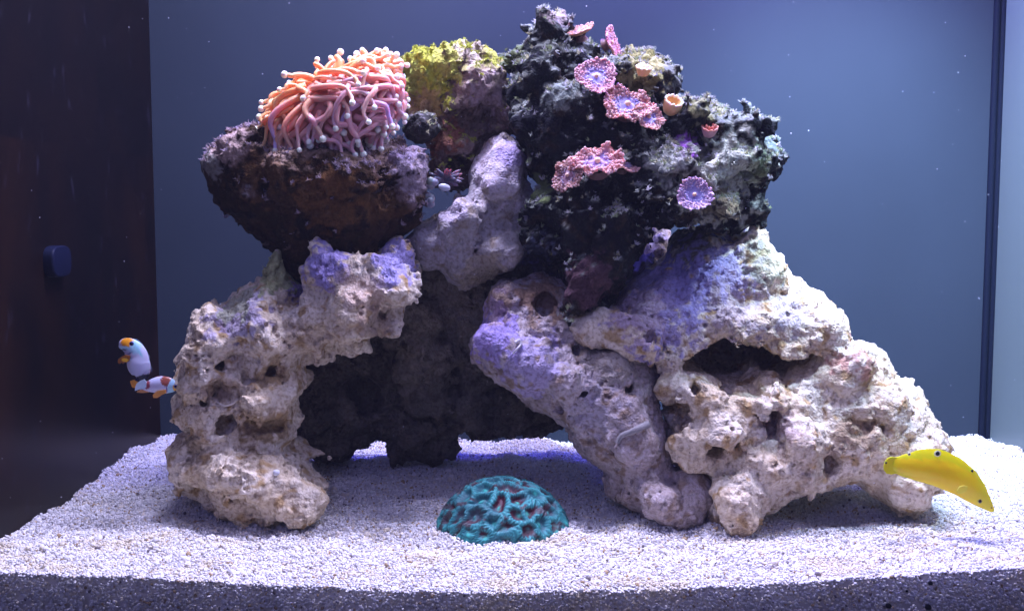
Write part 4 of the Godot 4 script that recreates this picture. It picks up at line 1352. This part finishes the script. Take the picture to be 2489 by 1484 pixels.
func build_life() -> void:
	for n in [0, 2, 7]: map_rock(n)
	build_tentacled_coral()
	var pink := Color(0.58, 0.22, 0.26)
	var lilac := Color(0.42, 0.34, 0.70)
	mushroom(1412, 92, 36, Vector3(-0.3, 0.85, 0.45), 0.25, 0.10, 3, 1, Color(0.6, 0.32, 0.34), Color(0.80, 0.36, 0.24), "peach mushroom coral on the black rock's top, seen nearly edge on", 0.7)
	mushroom(1474, 108, 38, Vector3(0.75, 0.25, 0.45), 0.15, 0.08, 3, 2, Color(0.5, 0.2, 0.3), Color(0.62, 0.18, 0.28), "crimson mushroom coral standing upright at the black rock's top right", 0.8)
	mushroom(1446, 200, 48, Vector3(0.05, 0.45, 1.0), 0.14, 0.06, 5, 3, lilac, Color(0.55, 0.24, 0.32), "round lilac centred mushroom coral facing forward, second from the top", 0.95, 0.008)
	mushroom(1520, 275, 62, Vector3(0.1, 0.65, 0.9), 0.06, 0.17, 5, 4, lilac, Color(0.56, 0.23, 0.19), "largest ruffled orange pink mushroom coral in the middle of the black rock", 0.8, 0.009)
	mushroom(1452, 412, 66, Vector3(-0.05, 0.75, 0.9), 0.10, 0.18, 7, 5, Color(0.36, 0.20, 0.48), Color(0.60, 0.24, 0.22), "wide crumpled mushroom coral low on the black rock's left", 0.62, 0.008)
	mushroom(1680, 490, 42, Vector3(-0.02, 0.3, 1.0), 0.22, 0.06, 6, 6, lilac, Color(0.52, 0.34, 0.58), "round purple grey mushroom coral low on the black rock's right", 0.95, 0.016)
	mushroom(1566, 300, 40, Vector3(0.3, 0.5, 0.9), 0.12, 0.16, 5, 7, lilac, Color(0.58, 0.25, 0.20), "smaller knobbly orange mushroom coral touching the lower right of the largest one", 0.8, 0.008)
	mushroom(1392, 436, 42, Vector3(-0.5, 0.35, 0.9), 0.10, 0.18, 5, 8, Color(0.30, 0.15, 0.2), Color(0.36, 0.15, 0.10), "rust brown mushroom coral hanging at the left end of the wide crumpled one", 0.9, 0.008)
	mushroom(1506, 416, 40, Vector3(0.3, 0.8, 0.8), 0.10, 0.2, 6, 9, Color(0.42, 0.26, 0.5), Color(0.66, 0.27, 0.22), "bright pink mushroom coral at the right end of the wide crumpled one", 0.7, 0.008)
	cup_polyp(1562, 178, 19, Vector3(0.1, 1.0, 0.45), Color(0.74, 0.42, 0.14), Color(0.78, 0.48, 0.16), Color(0.85, 0.72, 0.55), 1.0, 1, "short yellow cup polyp on the mossy top of the black rock")
	cup_polyp(1628, 268, 23, Vector3(0.25, 0.8, 0.7), Color(0.76, 0.46, 0.22), Color(0.66, 0.36, 0.10), Color(0.85, 0.70, 0.58), 1.5, 2, "tall cream cup polyp with an open mouth right of the ruffled coral")
	cup_polyp(1722, 324, 20, Vector3(0.0, 0.9, 0.6), Color(0.66, 0.34, 0.36), Color(0.55, 0.12, 0.16), Color(0.78, 0.28, 0.22), 1.1, 3, "round pink cup polyp with red knobs on the black rock's right shoulder")
	build_brain_coral()
	build_small_anemone()
	build_wrasse()
	build_clownfish()
	build_small_things()
	var ash := [Color(0.40, 0.44, 0.36), Color(0.52, 0.53, 0.48), Color(0.32, 0.38, 0.20), Color(0.46, 0.44, 0.26), Color(0.55, 0.52, 0.54)]
	turf(7, get_node("black_coral_rock"), 3800, 0.0030, ash, 0.30, 3)
	turf(4, get_node("brown_ledge_rock"), 1500, 0.0034, [Color(0.36, 0.27, 0.28), Color(0.42, 0.34, 0.40), Color(0.22, 0.15, 0.10)], 0.3, 6)
	turf(5, get_node("algae_topped_rock"), 2600, 0.0020, [Color(0.42, 0.44, 0.05), Color(0.38, 0.42, 0.07), Color(0.48, 0.46, 0.12)], 0.45, 8)
	turf(6, get_node("black_rock_knob"), 90, 0.003, ash, 0.2, 9)

func _ready() -> void:
	var cam := Camera3D.new()
	cam.name = "camera"
	cam.position = EYE
	cam.rotation.x = PITCH
	cam.fov = rad_to_deg(2.0 * atan(742.0 / FOCAL))
	cam.near = 0.02
	cam.far = 20.0
	add_child(cam)
	var world := WorldEnvironment.new()
	world.name = "surroundings"
	var env := Environment.new()
	env.background_mode = Environment.BG_COLOR
	env.background_color = srgb(0.02, 0.02, 0.04)     # the dim room on this side of the glass
	env.tonemap_mode = Environment.TONE_MAPPER_LINEAR
	env.tonemap_exposure = 1.12
	env.sdfgi_enabled = true
	env.ssao_enabled = true
	env.ssil_enabled = true
	world.environment = env
	add_child(world)
	lamp("white_aquarium_lamp", "cool white lamp hanging above the left half of the aquarium, outside the picture", Vector3(-0.12, 0.68, 0.05), Vector2(0.2, 0.08), Color(0.81, 0.805, 1.0), 0.76)
	lamp("white_aquarium_lamp", "cool white lamp hanging above the right half of the aquarium, outside the picture", Vector3(0.27, 0.68, 0.05), Vector2(0.2, 0.08), Color(0.83, 0.82, 1.0), 0.72)
	lamp("blue_aquarium_lamp", "long blue lamp hanging behind the white ones, outside the picture", Vector3(0.18, 0.68, -0.12), Vector2(0.42, 0.06), Color(0.30, 0.28, 1.0), 0.55)
	added_spot_fill("added_spot_fill", "added pale blue fill spot for the right of the back panel, outside the picture", Vector3(0.38, 0.64, 0.18), Vector3(0.30, 0.10, BACK), Color(0.72, 0.83, 1.0), 1.75, 33.0)  # added to brighten the back panel at right, no such lamp known
	lamp("added_room_fill", "added blue fill light some way in front of the aquarium, outside the picture", Vector3(-0.3, 0.95, 1.9), Vector2(0.5, 0.3), Color(0.56, 0.57, 1.0), 0.40, Vector3(0.05, 0.1, 0.1))  # added fill for the rock fronts and the front strip of sand
	rng.seed = 7
	noise_low = noise(FastNoiseLite.TYPE_SIMPLEX, 24.0, 3, 3)
	noise_mid = noise(FastNoiseLite.TYPE_SIMPLEX, 62.0, 3, 5)
	noise_fine = noise(FastNoiseLite.TYPE_SIMPLEX, 260.0, 2, 9)
	noise_pit = noise(FastNoiseLite.TYPE_CELLULAR, 150.0, 1, 11)
	noise_pit.cellular_return_type = FastNoiseLite.RETURN_DISTANCE
	noise_tone = noise(FastNoiseLite.TYPE_SIMPLEX, 22.0, 3, 14)
	build_tank()
	build_sand()
	build_rocks()
	var t := Time.get_ticks_msec()
	build_life()
	print("life ", Time.get_ticks_msec() - t)

func build_rocks() -> void:
	rock_specs()
	var t := Time.get_ticks_msec()
	var job := WorkerThreadPool.add_group_task(make_rock, specs.size())
	WorkerThreadPool.wait_for_group_task_completion(job)
	print("rocks ", Time.get_ticks_msec() - t)
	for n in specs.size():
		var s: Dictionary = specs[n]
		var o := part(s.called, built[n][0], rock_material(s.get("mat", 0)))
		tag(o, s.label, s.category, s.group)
		print(s.called, " ", built[n][1].size())

var rock_mats := {}
func rock_material(k: int) -> StandardMaterial3D:
	if rock_mats.has(k): return rock_mats[k]
	var m := tinted(0.95, 0.25)
	m.albedo_texture = noise_picture(noise(FastNoiseLite.TYPE_SIMPLEX, 0.03, 5, 31), ramp([[0.0, Color(0.66, 0.6, 0.55)], [0.35, Color(0.9, 0.88, 0.86)], [0.55, Color(1, 1, 1)], [1.0, Color(1, 1, 1)]]))
	m.uv1_triplanar = true
	m.uv1_scale = Vector3.ONE * 14.0
	m.heightmap_enabled = true
	m.heightmap_texture = noise_picture(noise(FastNoiseLite.TYPE_SIMPLEX, 0.05, 5, 33), null)
	m.heightmap_scale = 0.12
	rock_mats[k] = m
	return m
